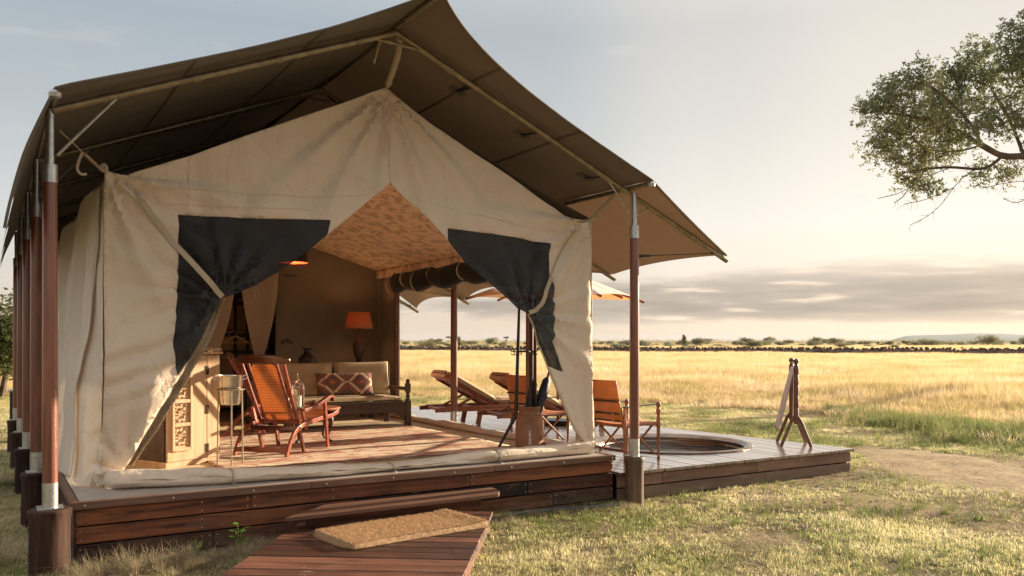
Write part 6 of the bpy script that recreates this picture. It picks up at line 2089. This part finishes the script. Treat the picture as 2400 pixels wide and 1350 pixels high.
scatter('far_grass', 'pale golden grass of the plain around the dark stone wall', tall_f, P_, Z_, S_, R_)
# fresh green fringe where the tall grass begins on the right
fringe_p = [tuft('fringe_tuft', M['greentall'], 90, .30, .12, .34, .004, .5, 3, 5, 80 + k) for k in range(3)]
P_, Z_, S_, R_ = [], [], [], []
for i in range(420):
    px = random.uniform(1950, 2900); d0 = edge_depth((px - 1200) / 2000 * 17, 17)
    d_ = d0 + random.gauss(0, .8); l_ = (px - 1200) / 2000 * d_
    x, y = wpt(l_, d_); s = random.uniform(.35, 1.15)
    if in_patch(x, y): continue
    P_.append((x, y)); Z_.append(hground(x, y)); S_.append((1, 1, s)); R_.append((0, 0, random.uniform(0, 6.28)))
for i in range(900):
    d_ = random.uniform(12.5, 27); l_ = random.uniform(-.55, .55) * d_
    x, y = wpt(l_, d_)
    if blocked(x, y, .2) or in_patch(x, y): continue
    if noise.noise(Vector((x * .4, y * .4, 33))) < .12: continue
    P_.append((x, y)); Z_.append(hground(x, y)); S_.append((1, 1, random.uniform(.3, .6))); R_.append((0, 0, random.uniform(0, 6.28)))
scatter('green_fringe', 'band of fresh green grass at the foot of the tall golden grass', fringe_p, P_, Z_, S_, R_)
# dry hay clumps beside the stumps and platform
hay_p = [tuft('hay_tuft', M['hay'], 150, .13, .10, .26, .0016, 1.1, 4, 3, 90 + k) for k in range(4)]
P_, Z_, S_, R_ = [], [], [], []
spots = [(on_z(262, 1318, -.03), .13, 22, 1.25), (on_z(330, 1335, -.03), .20, 10, .85), (on_z(420, 1325, -.03), .3, 7, .6), (on_z(540, 1310, -.03), .3, 7, .55), (on_z(600, 1290, -.03), .25, 9, .6), (on_z(30, 1290, -.03), .5, 14, .8), (on_z(60, 1200, -.03), .5, 12, .8), (on_z(30, 1120, -.03), .8, 14, .8), (on_z(650, 1270, -.03), .2, 7, .5)]
for c, r, n, s in spots:
    for i in range(n):
        x, y = c.x + random.gauss(0, r), c.y + random.gauss(0, r * .5)
        if blocked(x, y, .10): continue
        k = s * random.uniform(.7, 1.15); P_.append((x, y)); Z_.append(hground(x, y)); S_.append((k, k, k)); R_.append((0, 0, random.uniform(0, 6.28)))
for i in range(230):
    x = random.uniform(-.9, 9.6); y = PY0 - .12 - abs(random.gauss(0, .22))
    if x < .25: y = random.uniform(5.5, 10)
    if blocked(x, y, .04): continue
    k = random.uniform(.2, .5) * (1 if x < 5.6 else .55); P_.append((x, y)); Z_.append(hground(x, y)); S_.append((k, k, k)); R_.append((0, 0, random.uniform(0, 6.28)))
scatter('dry_hay', 'clumps of dry straw coloured grass heaped along the foot of the platform', hay_p, P_, Z_, S_, R_)
# small bright weed by the platform
wp = on_z(532, 1268, -.03)
weed = thing('small_weed', 'small bright green broad leaved weed growing against the dark planks', 'weed', (wp.x, 6.93, -.04))
M['weed'] = plain('bright_weed_leaf', (.12, .32, .03), (.16, .40, .05), 20, .5, bump=.1, transl=.4, tcol=(.2, .5, .04))
for k in range(7):
    a = k * 2.4; hh = .10 + .02 * k; c = Vector((.035 * math.cos(a), .03 * math.sin(a) - .02, hh))
    MB().tube([(0, 0, 0), (c.x * .4, c.y * .4, hh * .7), tuple(c)], .002, 5).build('stem', M['weed'], weed)
    d = Vector((math.cos(a), math.sin(a), .2))
    s = Vector((-math.sin(a), math.cos(a), 0))
    L = .055
    MB().add([c, c + d * L * .35 + s * L * .42, c + d * L * .8 + s * L * .3, c + d * L, c + d * L * .8 - s * L * .3, c + d * L * .35 - s * L * .42], [(0, 1, 2, 3), (0, 3, 4, 5)]).build('leaf', M['weed'], weed)
# scattered small stones in the lawn
gs = MB()
for i in range(420):
    d_ = random.uniform(5, 14); l_ = random.uniform(-.1, .55) * d_
    x, y = wpt(l_, d_)
    if blocked(x, y, .03): continue
    r = random.uniform(.006, .02); Mr = Matrix.Rotation(random.uniform(0, 6), 3, 'Z')
    gs.add([Vector((x, y, hground(x, y) + r * .3)) + Mr @ Vector((v.x * r, v.y * r * .8, v.z * r * .6)) for v in iv], ifa)
M['pebble'] = plain('grey_pebble', (.30, .26, .22), (.18, .15, .12), 20, .9, bump=.2, space='World')
tag(gs.build('pebbles', M['pebble'], None), 'small grey pebbles scattered over the lawn', 'pebbles', kind='stuff')

# ---- air: thin pale haze over the whole plain
hz = MB().box((0, 0, 33), (18400, 18400, 84)).build('haze', [], None)
m = bpy.data.materials.new('haze'); m.use_nodes = True
nt = m.node_tree; nt.nodes.clear()
pv = N(nt, 'ShaderNodeVolumePrincipled'); pv.inputs['Color'].default_value = (.60, .74, .95, 1); pv.inputs['Density'].default_value = .00003; pv.inputs['Anisotropy'].default_value = .0
out = N(nt, 'ShaderNodeOutputMaterial'); nt.links.new(pv.outputs[0], out.inputs['Volume'])
hz.data.materials.append(m)
hz['kind'] = 'stuff'
